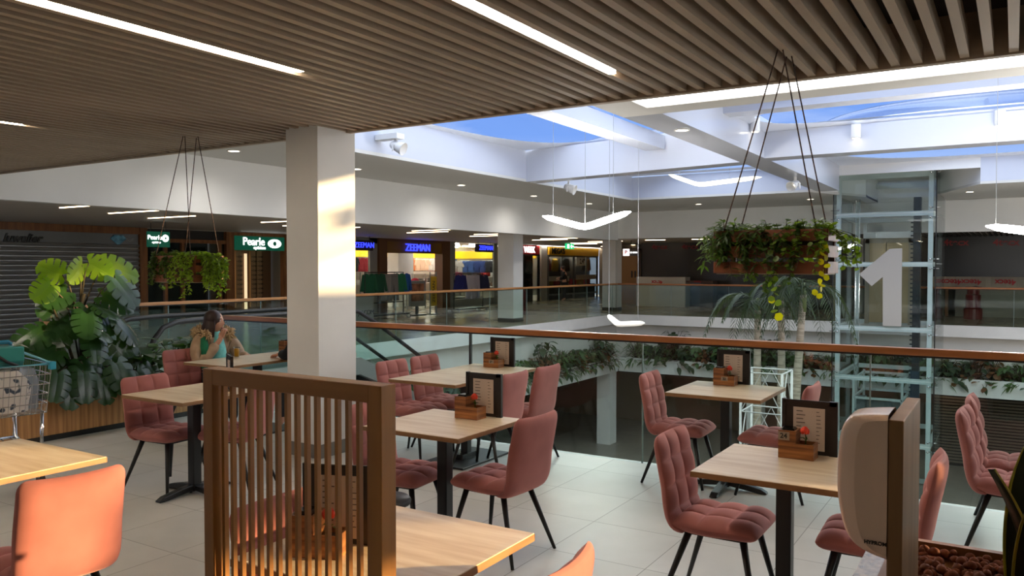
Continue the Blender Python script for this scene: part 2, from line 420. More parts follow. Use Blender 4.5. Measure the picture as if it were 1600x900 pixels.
# domes: white curb with a rounded opening, clear bubble above
def superell(cx, cy, a, b, n=5.0, k=48):
    o = []
    for i in range(k):
        t = 2 * pi * i / k
        c, s = cos(t), sin(t)
        o.append((cx + a * math.copysign(abs(c) ** (2 / n), c), cy + b * math.copysign(abs(s) ** (2 / n), s)))
    return o
def dome(x0, x1, y0, y1, Z_DOME, i):
    cx, cy, a, b = (x0 + x1) / 2, (y0 + y1) / 2, (x1 - x0) / 2, (y1 - y0) / 2
    k = 48
    inn = superell(cx, cy, a * .97, b * .97, 2.7, k)
    out = []
    for i_ in range(k):
        t = 2 * pi * i_ / k
        q = max(abs(cos(t)), abs(sin(t)))
        out.append((cx + a * cos(t) / q, cy + b * sin(t) / q))
    cb = MB()
    cb.add([(x, y, Z_DOME) for x, y in out] + [(x, y, Z_DOME + .02) for x, y in inn] + [(cx + (x - cx) * .985, cy + (y - cy) * .985, Z_DOME + .05) for x, y in inn],
           [(j, (j + 1) % k, k + (j + 1) % k, k + j) for j in range(k)] + [(k + j, k + (j + 1) % k, 2 * k + (j + 1) % k, 2 * k + j) for j in range(k)])
    struct('trim_%d' % (20 + i), cb, MATS['curb'], smooth=True)
    rows = []
    for j in range(0, 9):
        f_ = cos(j / 8 * pi / 2); z_ = sin(j / 8 * pi / 2)
        rows.append([(cx + (x - cx) * .985 * f_, cy + (y - cy) * .985 * f_, Z_DOME + .05 + .55 * z_) for x, y in inn + inn[:1]])
    struct('window_%d' % i, MB().grid(rows), dome_m, smooth=True)
mat('curb', (226, 232, 244), .3)
for i_, d_ in enumerate(((-9.4, -6.25, 7.0, 15.7, 4.3), (-5.85, -4.3, 7.0, 15.0, 4.3), (-3.78, 2.4, 9.65, 12.15, 4.25), (-3.78, 2.4, 12.5, 14.6, 4.06), (2.8, 8, 9.65, 14.55, 4.25),
                         (-9.4, -4.3, 15.9, 21.7, 4.27), (-3.78, 2.4, 14.95, 21.7, 4.22), (2.8, 8, 15.0, 21.7, 4.25))):
    dome(*d_, i_ + 1)
# recessed luminous strip beside the cafe ceiling
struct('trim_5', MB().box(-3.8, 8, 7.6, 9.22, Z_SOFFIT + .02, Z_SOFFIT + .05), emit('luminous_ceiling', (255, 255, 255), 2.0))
# outer walls; the unseen right one masks the sun, its openings shaped for sun patches
wr = MB()
def wall_holes(mb, x0, x1, Y0, Y1, Z0, Z1, holes):
    ys = sorted({Y0, Y1, *[h[0] for h in holes], *[h[1] for h in holes]}); zs = sorted({Z0, Z1, *[h[2] for h in holes], *[h[3] for h in holes]})
    for a, b in zip(ys, ys[1:]):
        for c, d in zip(zs, zs[1:]):
            my, mz = (a + b) / 2, (c + d) / 2
            if not any(h[0] < my < h[1] and h[2] < mz < h[3] for h in holes):
                mb.box(x0, x1, a, b, c, d)
SUN_HOLES = [(7.2, 8.55, 1.9, 2.48), (8.6, 9.12, 2.15, 2.75), (9.0, 10.0, 2.62, 2.95), (12.9, 15.2, 3.7, 4.7)]
wall_holes(wr, 8, 8.2, -3.2, 44, Z_LOW, 5.2, SUN_HOLES)
wr.box(8, 8.2, 16, 44, 5.2, 8.5)  # raised part added to keep the sun off the left bulkhead
struct('wall_sun_mask', wr, white)
struct('trim_10', MB().box(2.9, 8, 12.46, 12.54, 3.72, 3.79).box(2.9, 8, 12.46, 12.54, 3.90, 3.96).box(2.9, 8, 12.46, 12.54, 4.06, 4.14), white)  # unseen bars added to cast slanted streaks on the cafe column
struct('wall_back', MB().box(-12, 8, -3.2, -3, 0, 3.2), vary(mat('cafe_back_wall', (190, 176, 156), .7), (180, 166, 146), (1, 1, 1)))
# ================================================================ BALUSTRADES
pane_edge = mat('glass_edge', (120, 138, 134), .3)
def balustrade(name, label, axis, const, a0, a1, step, rail_m, zb=0.0, zt=1.1, posts=None, off=0.0):
    """glass parapet along axis 'x' or 'y': timber handrail, one pane after another"""
    mid = (a0 + a1) / 2
    loc = (mid, const, zb) if axis == 'x' else (const, mid, zb)
    t = thing(name, label, 'balustrade', loc, 0, None)
    def bx(m, p0, p1, q0, q1, z0, z1):
        p0, p1 = p0 - mid, p1 - mid
        return m.box(p0, p1, q0, q1, z0, z1) if axis == 'x' else m.box(q0, q1, p0, p1, z0, z1)
    bx(MB(), a0, a1, -.032, .032, zt - .052, zt).build('handrail', rail_m, t, bevel=.006)
    bx(MB(), a0, a1, -.012, .012, zt - .066, zt - .05).build('rail_channel', black, t)
    p = a0 + off
    while p < a1 - .1:
        e = min(p + step, a1)
        bx(MB(), p + .006, e - .006, -.006, .006, .004, zt - .06).build('glass_pane', glass_rail, t)
        if e < a1 - .1: bx(MB(), e - .005, e + .005, -.008, .008, .004, zt - .06).build('pane_joint', pane_edge, t)
        p = e
    for q in posts or []:
        bx(MB(), q - .008, q + .008, -.014, .014, .004, zt - .06).build('post', black, t)
    return t
balustrade('balustrade', 'near glass balustrade with long oak handrail along the cafe terrace edge', 'x', 6.43, -8.05, 8, 1.79, oak_rail, posts=[-4.46], off=.0)
balustrade('balustrade', 'far glass balustrade with oak handrail in front of the clothes shop gallery', 'y', -12.0, 6.5, 26.45, 1.95, oak_rail_y)
balustrade('balustrade', 'rear glass balustrade with oak handrail before the taped-off dark shop fronts', 'x', 26.47, -12.0, 8, 2.0, oak_rail)
tag(MB().box(-.06, .06, -.06, .06, 0, 1.02).build('newel_post', oak_v, loc=(-11.75, 6.3, 0)), 'square oak newel post behind the big monstera plant', 'post')

# ================================================================ SHOP FRONTS
XS = -20.0
shop_grey = mat('shop_grey_panel', (112, 114, 116), .45)
shop_dark = mat('shop_dark_interior', (38, 34, 32), .6)
# left gallery wall above and between the fronts
struct('wall_left', MB().box(XS - .2, XS, 9, 44, 2.72, Z_GAL).box(XS - .2, XS, 18.45, 19.6, 0, Z_GAL).box(XS - .2, XS, 35.0, 35.6, 0, Z_GAL), mat('shop_pier', (176, 168, 156), .6))
# rolling shutter front
t = thing('shop_front', 'closed shop front with grey roller shutter and dark script sign', 'shop front', (XS, 11, 0))
MB().box(-.06, .06, -2.2, 2.42, 2.55, 2.73).box(-.08, .08, 2.2, 2.42, 0, 2.73).build('wood_frame', shop_wood, t)
MB().box(-.06, .0, -2.2, 2.2, 2.2, 2.55).build('sign_panel', mat('sign_band_grey', (126, 128, 130), .35), t)
def slat_shutter(y0, y1, z0, z1, pitch=.115):
    m = MB(); z = z0; prof = []
    while z < z1:
        prof += [(0.0, z), (.045, z + pitch * .34), (.055, z + pitch * .52), (.045, z + pitch * .66), (.0, z + pitch * .80)]; z += pitch
    m.grid([[(px, y0, pz) for px, pz in prof], [(px, y1, pz) for px, pz in prof]])
    return m
slat_shutter(-2.2, 2.2, 0, 2.2).build('roller_shutter', mat('shutter_grey', (170, 171, 172), .35, .6), t)
text('lettering', 'Juwelier', .27, black, t, (.02, -.80, 2.36), FACE_PX, .012, .35, bold=.008)
dm = MB()
dpoly = [(-.22, .04), (-.13, .13), (.13, .13), (.22, .04), (0, -.14)]
dm.prism(dpoly, .005, .03, lambda x, y, z: (z, 1.62 + x, 2.38 + y))
dm.build('diamond_emblem', vary(mat('diamond_blue', (40, 110, 150), .2), (120, 190, 220), (9, 9, 9)), t)
text('lettering', 'hoff', .13, mat('pale_letter', (190, 190, 190), .5), t, (.012, 1.95, 2.39), FACE_PX, .004)
# dark glazed front with posts
t = thing('shop_front', 'dark glazed shop front with brown timber posts left of the optician door', 'shop front', (XS, 14.7, 0))
MB().box(-.9, -.85, -1.3, 1.35, 0, 2.72).build('back_panel', shop_dark, t)
MB().box(-.03, -.02, -1.3, 1.35, 0.05, 2.35).build('pane', glass_shop, t)
for y_ in (-.7, -.15, 1.1):
    MB().box(-.05, .05, y_ - .045, y_ + .045, 0, 2.36).build('timber_post', shop_wood, t)
MB().box(-.05, .05, -1.3, 1.35, 2.36, 2.46).build('timber_rail', shop_wood, t)
MB().box(-.06, -.04, -1.3, 1.35, 2.46, 2.72).build('transom', shop_dark, t)
# optician
green_sign = emit('green_sign', (0, 84, 62), .25)
sign_white = emit('lit_white_letter', (255, 255, 255), 1.3)
t = thing('shop_front', 'optician front in brown timber with green lit sign above the door', 'shop front', (XS, 17.2, 0))
MB().box(-.10, .08, -1.2, -.92, 0, 2.72).box(-.10, .08, 1.03, 1.24, 0, 2.72).box(-.10, .08, -.92, 1.03, 2.62, 2.72).build('wood_frame', shop_wood, t)
MB().box(-.05, .10, -.92, 1.03, 2.19, 2.62).build('sign_panel', green_sign, t)
text('lettering', 'Pearle', .34, sign_white, t, (.11, -.20, 2.45), FACE_PX, .008, bold=.002)
text('lettering', 'opticiens', .13, sign_white, t, (.11, .02, 2.27), FACE_PX, .006, bold=.003)
ey = MB(); ey.prism([(.27 * cos(a), .14 * sin(a)) for a in [i * 2 * pi / 20 for i in range(20)]], .102, .112, lambda x, y, z: (z, .62 + x, 2.41 + y))
ey.build('eye_emblem', sign_white, t)
ey = MB(); ey.prism([(.07 * cos(a), .07 * sin(a)) for a in [i * 2 * pi / 14 for i in range(14)]], .113, .118, lambda x, y, z: (z, .62 + x, 2.41 + y))
ey.build('eye_pupil', green_sign, t)
MB().box(-.85, -.78, -1.1, 1.25, 0, 2.6).build('back_panel', mat('optician_back', (120, 88, 58), .5), t)
emit('display_bar_light', (255, 226, 180), .5)
for y_ in (-.40, .18): MB().box(-.77, -.70, y_ - .03, y_ + .03, .1, 2.1).build('light_bar', MATS['display_bar_light'], t)
# rows of spectacles on the display, each a thing
spm = MB()
for s_ in (-1, 1):
    spm.tube([(0, s_ * .042 + .034 * cos(a), .026 * sin(a)) for a in [k * pi / 5 for k in range(11)]], .006, 4)
spm.box(-.004, .004, -.012, .012, -.003, .006).box(-.12, 0, -.082, -.076, -.004, .004).box(-.12, 0, .076, .082, -.004, .004)
sp0 = None
for ci, y_ in enumerate((-.12, .45, .70)):
    for k in range(11):
        loc = (XS - .62, 17.2 + y_, .55 + k * .145)
        lab = 'black framed spectacles, %s from the bottom in the %s display column of the optician' % (nth(k), ('left', 'middle', 'right')[ci])
        if sp0 is None:
            sp0 = tag(spm.build('spectacles', black, loc=loc), lab, 'glasses', 'spectacles on the optician display')
        else:
            dup(sp0, lab, loc=loc)
mat('panel_cream', (176, 140, 100), .5)
for y_, w_ in ((-.12, 'left'), (.45, 'middle'), (.70, 'right')):
    tag(MB().box(-.77, -.70, -.10, .10, .4, 2.2).build('spectacles_stand', MATS['panel_cream'], loc=(XS, 17.2 + y_, 0)), 'cream panel carrying the %s column of spectacles inside the optician' % w_, 'display stand')
def hang_sign(name, label, X, Y, z0, z1, w, pm, lines, ring=False):
    t = thing(name, label, 'sign', (X, Y, (z0 + z1) / 2))
    h = (z1 - z0) / 2
    MB().box(-.04, .04, -w / 2, w / 2, -h, h).build('sign_box', pm, t, bevel=.008)
    for q_ in (-.35, .35): MB().tube([(0, w * q_, h), (0, w * q_, Z_GAL - (z0 + z1) / 2)], .008, 6).build('hanger', black, t)
    for s, size, mm, yy, zz, bo in lines:
        text('lettering', s, size, mm, t, (.045, yy, zz), FACE_PX, .006, bold=bo)
    if ring:
        e = MB(); e.prism([(.085 * cos(a), .085 * sin(a)) for a in [i * 2 * pi / 18 for i in range(18)]], .041, .05, lambda x, y, z: (z, .155 + x, .03 + y)); e.build('eye_emblem', sign_white, t)
        e = MB(); e.prism([(.025 * cos(a), .025 * sin(a)) for a in [i * 2 * pi / 12 for i in range(12)]], .05, .054, lambda x, y, z: (z, .155 + x, .03 + y)); e.build('eye_pupil', pm, t)
    return t
hang_sign('hanging_sign', 'small green hanging sign with white eye emblem beside the jeweller shutter', -17, 11.73, 2.14, 2.5, .56, green_sign,
          [('Pearle', .15, sign_white, -.12, .04, .0), ('opticiens', .06, sign_white, -.08, -.07, .002)], ring=True)
blue_l = emit('lit_blue_letter', (40, 50, 255), 2.2)
sign_navy = mat('sign_brown_dark', (52, 36, 26), .5)
hang_sign('hanging_sign', 'dark hanging sign with blue lit letters left of the clothes shop entrance', -19, 20.9, 2.24, 2.60, 1.0, sign_navy, [('ZEEMAN', .26, blue_l, .05, 0, .0)])
hang_sign('hanging_sign', 'dark hanging sign with blue lit letters right of the clothes shop entrance', -19, 28.4, 2.30, 2.64, 1.3, sign_navy, [('ZEEMAN', .27, blue_l, .08, 0, .0)])
# clothes shop: portal
t = thing('shop_front', 'clothes shop portal in dark brown timber with blue lit letters', 'shop front', (XS, 25, 0))
MB().box(-.3, .1, -2.2, -1.76, 0, 2.74).box(-.3, .1, 1.68, 2.2, 0, 2.74).box(-.3, .1, -1.76, 1.68, 2.64, 2.74).build('wood_frame', mat('portal_timber', (104, 66, 36), .5), t)
MB().box(-.2, .06, -1.76, 1.68, 2.21, 2.64).build('sign_panel', mat('ochre_panel', (126, 88, 26), .5), t)
text('lettering', 'ZEEMAN', .40, blue_l, t, (.09, .1, 2.42), FACE_PX, .02, bold=.0)
# shop interior
ylw = emit('yellow_band', (250, 196, 30), .75)
shelf_w = mat('shop_shelf', (206, 200, 192), .5)
struct('wall_shop', MB().box(-26, -25.8, 18.6, 35, 0, Z_GAL).box(-26, -20.2, 18.5, 18.6, 0, Z_GAL).box(-26, -20.2, 35, 35.1, 0, Z_GAL).box(-26, -20.2, 35.6, 44, 0, .01), mat('shop_interior_wall', (196, 186, 172), .6))
struct('trim_6', MB().box(-25.8, -25.7, 18.6, 35, 2.15, 2.5).box(-25.7, -20.3, 34.9, 35, 2.12, 2.5).box(-25.78, -20.3, 18.6, 18.66, 2.15, 2.5), ylw)
struct('column_shop', MB().box(-22.6, -22.0, 26.4, 27.4, 0, Z_GAL), white)
tube_l = emit('shop_tube_light', (255, 252, 244), 18.0)
def lamps(n, label, grp, locs, L, w, m, axis='y'):
    first = None
    for k_, l in enumerate(locs):
        lab = label % nth(k_)
        if first is None:
            first = tag((MB().box(-w, w, -L / 2, L / 2, -.035, 0) if axis == 'y' else MB().box(-L / 2, L / 2, -w, w, -.012, 0)).build(n, m, loc=l), lab, 'ceiling light', grp)
        else:
            dup(first, lab, loc=l)
lamps('tube_light', 'white tube light, %s from the entrance side, on the ceiling inside the clothes shop', 'tube lights inside the clothes shop',
      [(x_, y_, 2.72) for x_ in (-21.2, -23.2, -25) for y_ in (20.5, 23, 28.6, 31.5, 33.8)], 2.0, .05, tube_l)
# windows either side of the portal and their mullions
struct('window_20', MB().box(XS - .06, XS - .05, 19.6, 22.8, .3, 2.4).box(XS - .06, XS - .05, 27.2, 32, .3, 2.5), glass_shop)
struct('trim_7', MB().box(XS - .1, XS, 19.6, 22.8, 2.55, 2.74).box(XS - .1, XS, 27.2, 27.7, 0, 2.74).box(XS - .1, XS, 22.4, 22.8, 0, 2.74).box(XS - .1, XS, 19.6, 22.4, 0, .3).box(XS - .1, XS, 27.7, 32, 0, .3).box(XS - .1, XS, 30.7, 31, .3, 2.74), mat('grey_mullion', (150, 148, 142), .5))
# red week-offer window and yellow banner window
t = thing('shop_front', 'shop window under a red banner with white lettering', 'shop front', (XS, 33.5, 0))
MB().box(-.08, .04, -1.7, 1.25, 2.29, 2.73).build('banner', mat('red_banner', (196, 22, 28), .5), t)
text('lettering', 'DEZE WEEK', .42, sign_white, t, (.05, -.25, 2.5), FACE_PX, .008, sx=.92, bold=.01)
MB().box(-.03, -.02, -1.5, 1.25, .3, 2.25).build('pane', glass_shop, t)
MB().box(-.06, .03, 1.2, 1.3, 0, 2.3).box(-.06, .03, -.25, -.17, .3, 2.28).box(-.06, .03, -1.5, 1.3, 2.22, 2.29).build('window_frame', black, t)
MB().box(-.4, -.35, -1.5, 1.25, 0, 2.3).build('back_panel', shop_dark, t)
t = thing('shop_front', 'wide shop window under a yellow banner with black lettering', 'shop front', (XS, 38.5, 0))
MB().box(-.08, .06, -2.8, 2.9, 2.28, 2.68).build('banner', mat('yellow_banner', (226, 170, 24), .5), t)
text('lettering', "MEGA'S", .40, black, t, (.07, -1.85, 2.48), FACE_PX, .01, sx=1.05, bold=.016)
MB().box(-.03, -.02, -2.7, 2.8, .3, 2.25).build('pane', glass_shop, t)
fr = MB()
for y_ in (-2.8, -1.4, 0, 1.45, 2.85): fr.box(-.06, .03, y_ - .04, y_ + .04, 0, 2.3)
fr.box(-.06, .03, -2.8, 2.9, 2.2, 2.28).box(-.06, .03, -2.8, 2.9, .22, .3).build('window_frame', mat('window_frame_grey', (92, 88, 82), .5), t)
MB().box(-.55, -.5, -2.8, 2.9, 0, 2.3).build('back_panel', mat('shop_back_brown', (88, 78, 66), .6), t)
MB().box(-.01, .0, .35, 1.35, 1.75, 2.2).build('price_poster', mat('poster_white', (232, 230, 226), .5), t)
text('lettering', '2.49', .38, black, t, (.004, 1.0, 1.97), FACE_PX, .003, bold=.01)
MB().box(.02, .04, -2.8, -.6, .95, 1.2).box(.02, .04, .2, 2.6, 1.0, 1.25).build('paper_strip', mat('paper_strip', (148, 140, 126), .6), t)
MB().box(.02, .1, -4, 3.4, 2.74, 2.80).build('strip_light', emit('strip_light_white', (255, 255, 255), 5), t)
struct('wall_end', MB().box(-20, -15.6, 41.6, 41.8, 0, Z_GAL).box(-15.8, -15.6, 34, 41.6, 0, Z_GAL), mat('end_wall', (150, 134, 112), .6))
lamps('tube_light', 'white tube light, %s from the left, inside the window under the yellow banner', 'tube lights in the display window', [(-20.2, y_, 2.26) for y_ in (37.1, 39.6)], 1.2, .02, tube_l)

# goods on rails and shelves inside the shop
def garment_mesh(kind):
    m = MB()
    if kind == 'shirt':
        p = [(-.17, -.62), (.17, -.62), (.18, -.2), (.28, -.36), (.36, -.30), (.22, -.02), (.09, .02), (0, -.03), (-.09, .02), (-.22, -.02), (-.36, -.30), (-.28, -.36), (-.18, -.2)]
    elif kind == 'sweater':
        p = [(-.20, -.66), (.20, -.66), (.21, -.2), (.27, -.62), (.36, -.60), (.25, -.03), (.10, .02), (0, -.03), (-.10, .02), (-.25, -.03), (-.36, -.60), (-.27, -.62), (-.21, -.2)]
    else:
        p = [(-.19, 0), (.19, 0), (.24, -.95), (.06, -.97), (0, -.3), (-.06, -.97), (-.24, -.95)]
    n = len(p)
    # pillowed body so the cloth has depth
    cx, cy = 0, sum(y for _, y in p) / n
    vs = [(-.03, x, y) for x, y in p] + [(.03, x, y) for x, y in p]
    inner = [(x * .72, cy + (y - cy) * .78) for x, y in p]
    vs += [(.07, x, y) for x, y in inner] + [(-.07, x, y) for x, y in inner]
    fs = [(i, (i + 1) % n, n + (i + 1) % n, n + i) for i in range(n)]
    fs += [(n + i, n + (i + 1) % n, 2 * n + (i + 1) % n, 2 * n + i) for i in range(n)]
    fs += [(3 * n + i, 3 * n + (i + 1) % n, (i + 1) % n, i) for i in range(n)]
    fs += [tuple(range(2 * n, 3 * n)), tuple(range(4 * n - 1, 3 * n - 1, -1))]
    m.add(vs, fs)
    return m
GAR = {}
def garment(kind, col, loc, rz, label, group=None, sc=1.0, cname=None):
    key = (kind, col)
    if key not in GAR:
        cm = 'cloth_%d_%d_%d' % col
        gm = MATS.get(cm) or mat(cm, col, .85)
        o = garment_mesh(kind).build({'shirt': 't_shirt', 'sweater': 'sweater', 'trousers': 'trousers'}[kind], gm, smooth=False, loc=loc)
        GAR[key] = o
    else:
        o = GAR[key].copy(); COL.objects.link(o); o.location = loc
    o.rotation_euler = (0, 0, rz); o.scale = (sc, sc, sc)
    tag(o, label, {'shirt': 'shirt', 'sweater': 'sweater', 'trousers': 'trousers'}[kind], group)
    if not group and 'group' in o: del o['group']
    return o
cnm = ['orange', 'peach', 'cream', 'beige', 'blue', 'navy', 'charcoal', 'dark green', 'red', 'sand', 'brown']
bnm = {(150, 40, 80): 'magenta', (200, 60, 60): 'red', (120, 110, 100): 'taupe', (206, 200, 190): 'cream', (90, 70, 60): 'brown'}
cols = [(206, 120, 70), (226, 190, 160), (214, 206, 196), (190, 180, 172), (60, 90, 150), (40, 60, 120), (34, 36, 44), (30, 52, 44), (196, 60, 70), (226, 214, 196), (70, 60, 60)]
rg = random.Random(3)
gshelf = MB().box(-25.7, -25.2, 18.8, 34.8, 1.42, 1.46).box(-25.7, -25.2, 18.8, 34.8, .85, .89).box(-25.7, -25.2, 18.8, 34.8, .35, .39)
tag(gshelf.build('goods_shelf', shelf_w), 'long white wall shelf running along the back of the clothes shop', 'shelf')
tag(MB().tube([(-25.0, 18.8, 2.1), (-25.0, 34.8, 2.1)], .015, 6).build('clothes_rail', steel), 'long steel clothes rail on the back wall of the shop', 'clothes rail')
i_ = 0
y_ = 19.2
while y_ < 34.6:
    ci = (i_ // 3) % len(cols)
    garment('shirt', cols[ci], (-25.0, y_, 2.08), rg.uniform(-.25, .25), '%s small garment, %s from the near end of the rail at the shop back' % (cnm[ci], nth(i_)), 'garments on the back rail', .95)
    y_ += .34; i_ += 1
bxc = [(150, 40, 80), (200, 60, 60), (120, 110, 100), (206, 200, 190), (90, 70, 60)]
fold = MB().box(-.18, .18, -.2, .2, 0, .22)
b0 = {}
for k in range(44):
    c = bxc[rg.randrange(5)]
    loc = (-25.42, 19.1 + (k % 22) * .7 + rg.uniform(-.05, .05), (1.46, .89)[k // 22])
    lb_ = '%s folded goods, %s from the near end of the %s shelf at the shop back' % (bnm[c], nth(k % 22), ('upper', 'lower')[k // 22])
    if c not in b0:
        b0[c] = tag(fold.build('folded_goods', mat('goods_%d' % len(b0), c, .8), loc=loc, bevel=.05), lb_, 'folded goods', 'folded goods on the back shelf')
    else:
        dup(b0[c], lb_, loc=loc)
tag(MB().tube([(-25.2, 34.55, 2.0), (-20.5, 34.55, 2.0)], .015, 6).build('clothes_rail', steel), 'steel clothes rail on the end wall of the clothes shop', 'clothes rail')
tag(MB().box(-25.2, -20.5, 34.6, 34.9, 1.15, 1.19).box(-25.2, -20.5, 34.6, 34.9, .65, .69).build('goods_shelf', shelf_w), 'white shelf on the end wall of the clothes shop', 'shelf')
for k in range(13):
    garment('shirt', cols[(k // 2 + 3) % len(cols)], (-25.0 + k * .36, 34.55, 1.98), pi / 2 + rg.uniform(-.2, .2), '%s small garment, %s from the left on the shop end wall rail' % (cnm[(k // 2 + 3) % len(cols)], nth(k)), 'garments on the end wall rail', .95)
for k in range(16):
    dup(b0[bxc[k * 2 % 5]], '%s folded goods, %s from the left on the %s end wall shelf' % (bnm[bxc[k * 2 % 5]], nth(k % 8), ('upper', 'lower')[k // 8]), (-24.9 + (k % 8) * .58, 34.74, (1.19, .69)[k // 8]), 0, 'folded goods on the end wall shelf')
# display tables with bright goods in the shop mouth
def crate_table(x, y, w, l, h, label, col):
    t = thing('display_table', label, 'display table', (x, y, 0))
    MB().box(-w / 2, w / 2, -l / 2, l / 2, h - .04, h).box(-w / 2, w / 2, -l / 2, l / 2, .3, .33).build('shelf', shelf_w, t)
    f = MB()
    for sx in (-1, 1):
        for sy in (-1, 1): f.box(sx * w / 2 - .02, sx * w / 2 + .02, sy * l / 2 - .02, sy * l / 2 + .02, 0, h + .45)
    f.build('frame', steel, t)
    MB().ball((0, -.1, h + .12), .22, 10, 6, (.8, 1.2, .55)).ball((.05, .3, h + .14), .2, 10, 6, (.8, 1, .7)).build('heaped_goods', mat('goods_' + col[0], col[1], .8), t, smooth=True)
crate_table(-21.0, 25.9, .7, 1.2, .95, 'steel display stand with red goods inside the shop entrance', ('red', (200, 40, 60)))
crate_table(-21.4, 24.4, .7, 1.2, 1.0, 'steel display stand with brown goods behind the poster stand', ('brown', (146, 96, 60)))
crate_table(-21.2, 21.2, .7, 1.6, .9, 'steel display stand with cream goods behind the left shop window', ('cream', (206, 190, 170)))
crate_table(-21.2, 29.4, .7, 1.6, .9, 'steel display stand with rust goods behind the right shop window', ('rust', (170, 80, 60)))
# garments in the two banner windows
for k, (y_, c) in enumerate(((36.1, (170, 50, 60)), (36.9, (196, 150, 40)), (37.6, (70, 66, 60)), (38.2, (40, 36, 34)), (40.2, (60, 54, 48)), (40.7, (190, 110, 40)))):
    garment('sweater', c, (-20.28, y_, 2.1), 0, ['dark red top hanging leftmost in the window under the yellow banner', 'mustard top hanging in the window under the yellow banner', 'grey brown top hanging in the window right of the mustard one',
            'near black top hanging in the window left of the price poster', 'dark brown top hanging right of the price poster', 'orange top hanging rightmost in the window under the yellow banner'][k])
for k, (y_, c) in enumerate(((32.5, (44, 40, 42)), (33.2, (86, 60, 44)), (34.1, (150, 148, 146)))):
    garment('sweater', c, (-20.2, y_, 2.0), 0, ['black top in the window under the red banner', 'brown top in the window under the red banner', 'pale grey top in the window under the red banner'][k])
tbx = MB().box(-.18, .18, -.3, .3, 0, .28)
for k in range(6):
    o = tag(tbx.build('goods_box', MATS['goods_red'] if k % 2 else MATS['cloth_196_150_40'], loc=(-20.27, 36.1 + k * .85, .75)), '%s box of goods, %s from the left in the yellow banner window' % (('red', 'mustard')[1 - k % 2], nth(k)), 'goods box', 'boxes of goods in the banner window')
tag(MB().box(-.2, .2, -2.7, 2.7, 0, .75).build('window_plinth', shop_dark, loc=(-20.27, 38.5, 0)), 'dark plinth inside the window under the yellow banner', 'plinth')

# clothes racks on the gallery
def rack(x, y, length, h, label):
    t = thing('clothes_rack', label, 'clothes rack', (x, y, 0))
    L = length / 2
    MB().tube([(0, -L, .1), (0, -L, h), (0, L, h), (0, L, .1)], .02, 8).build('frame', black, t, smooth=True)
    MB().box(-.25, .25, -L - .02, L + .02, .10, .14).box(-.02, .02, -L, L, .5, .53).build('base', black, t)
    for sx in (-1, 1):
        for sy in (-1, 1):
            MB().lathe([(.02, -.05), (.05, -.05), (.05, .05), (.02, .05)], 12).build('castor', white, t, loc=(sx * .2, sy * L, .05)).rotation_euler = (0, pi / 2, 0)
    return t
rack(-17.5, 20.3, 1.9, 1.5, 'wheeled black clothes rack with green and grey garments outside the shop')
rack(-17.5, 25.1, 1.9, 1.42, 'wheeled black clothes rack with navy and lilac garments outside the shop')
for k, (kd, c, y_, lab) in enumerate((
        ('sweater', (22, 84, 56), 19.55, 'green sweater hanging leftmost on the outside rack'), ('sweater', (20, 70, 48), 20.0, 'green sweater with dark chest second on the outside rack'),
        ('trousers', (128, 122, 118), 20.35, 'grey trousers hanging on the outside rack beside the green sweaters'), ('trousers', (112, 108, 106), 20.65, 'darker grey trousers on the outside rack'),
        ('sweater', (30, 104, 70), 20.95, 'bright green sweater right of the grey trousers'), ('sweater', (30, 80, 150), 21.2, 'blue sweater hanging rightmost on the green outside rack'),
        ('sweater', (34, 40, 110), 24.4, 'navy sweater hanging leftmost on the second outside rack'), ('trousers', (186, 180, 190), 25.0, 'pale lilac trousers on the second outside rack'),
        ('trousers', (172, 166, 178), 25.35, 'lilac grey trousers right of the pale pair on the second rack'), ('sweater', (40, 44, 78), 25.8, 'dark blue sweater hanging rightmost on the second outside rack'))):
    garment(kd, c, (-17.5 + .02 * k, y_, 1.45 if k < 6 else 1.37), -.3 + .08 * (k % 3), lab, None, .92)
t = thing('poster_stand', 'grey framed poster stand before the clothes shop entrance', 'poster stand', (-17.6, 22.1, 0))
MB().box(-.04, .04, -.42, .42, .32, 1.2).build('frame', steel, t, bevel=.01)
MB().box(.04, .05, -.34, .34, .5, 1.1).build('poster', vary(mat('poster_brown', (96, 60, 44), .4), (180, 120, 90), (5, 5, 5), 2), t)
MB().box(-.2, .2, -.3, .3, 0, .04).box(-.03, .03, -.05, .05, .04, .32).build('foot', black, t)
t = thing('banner_stand', 'upright yellow banner with vertical lettering beside the shop entrance', 'banner', (-17.5, 22.9, 0))
MB().box(-.03, .03, -.17, .17, .3, 1.34).build('banner', mat('banner_yellow', (206, 168, 40), .5), t)
text('lettering', 'ZEEMAN', .2, black, t, (.035, 0, .8), (pi / 2, -pi / 2, pi / 2), .004)
MB().box(-.15, .15, -.15, .15, 0, .03).box(-.02, .02, -.19, -.16, .03, 1.5).box(-.02, .02, .16, .19, .03, 1.5).build('frame', steel, t)
tag(MB().lathe([(.0, 0), (.26, 0), (.28, .1), (.28, .8), (.24, .88), (0, .9)], 16, cap=False).build('litter_bin', mat('dark_red_bin', (92, 16, 24), .4), loc=(-15, 24.6, 0), smooth=False), 'dark red bin on the gallery beside the first white gallery column', 'bin')
t = thing('sign_panel', 'low pale display board standing left of the green garments rack', 'sign board', (-16.9, 18.6, 0))
MB().box(-.03, .03, -.45, .45, 0, .8).build('board', mat('board_grey', (150, 150, 146), .5), t)
text('lettering', 'JN.COM', .2, black, t, (.035, .1, .28), FACE_PX, .004)

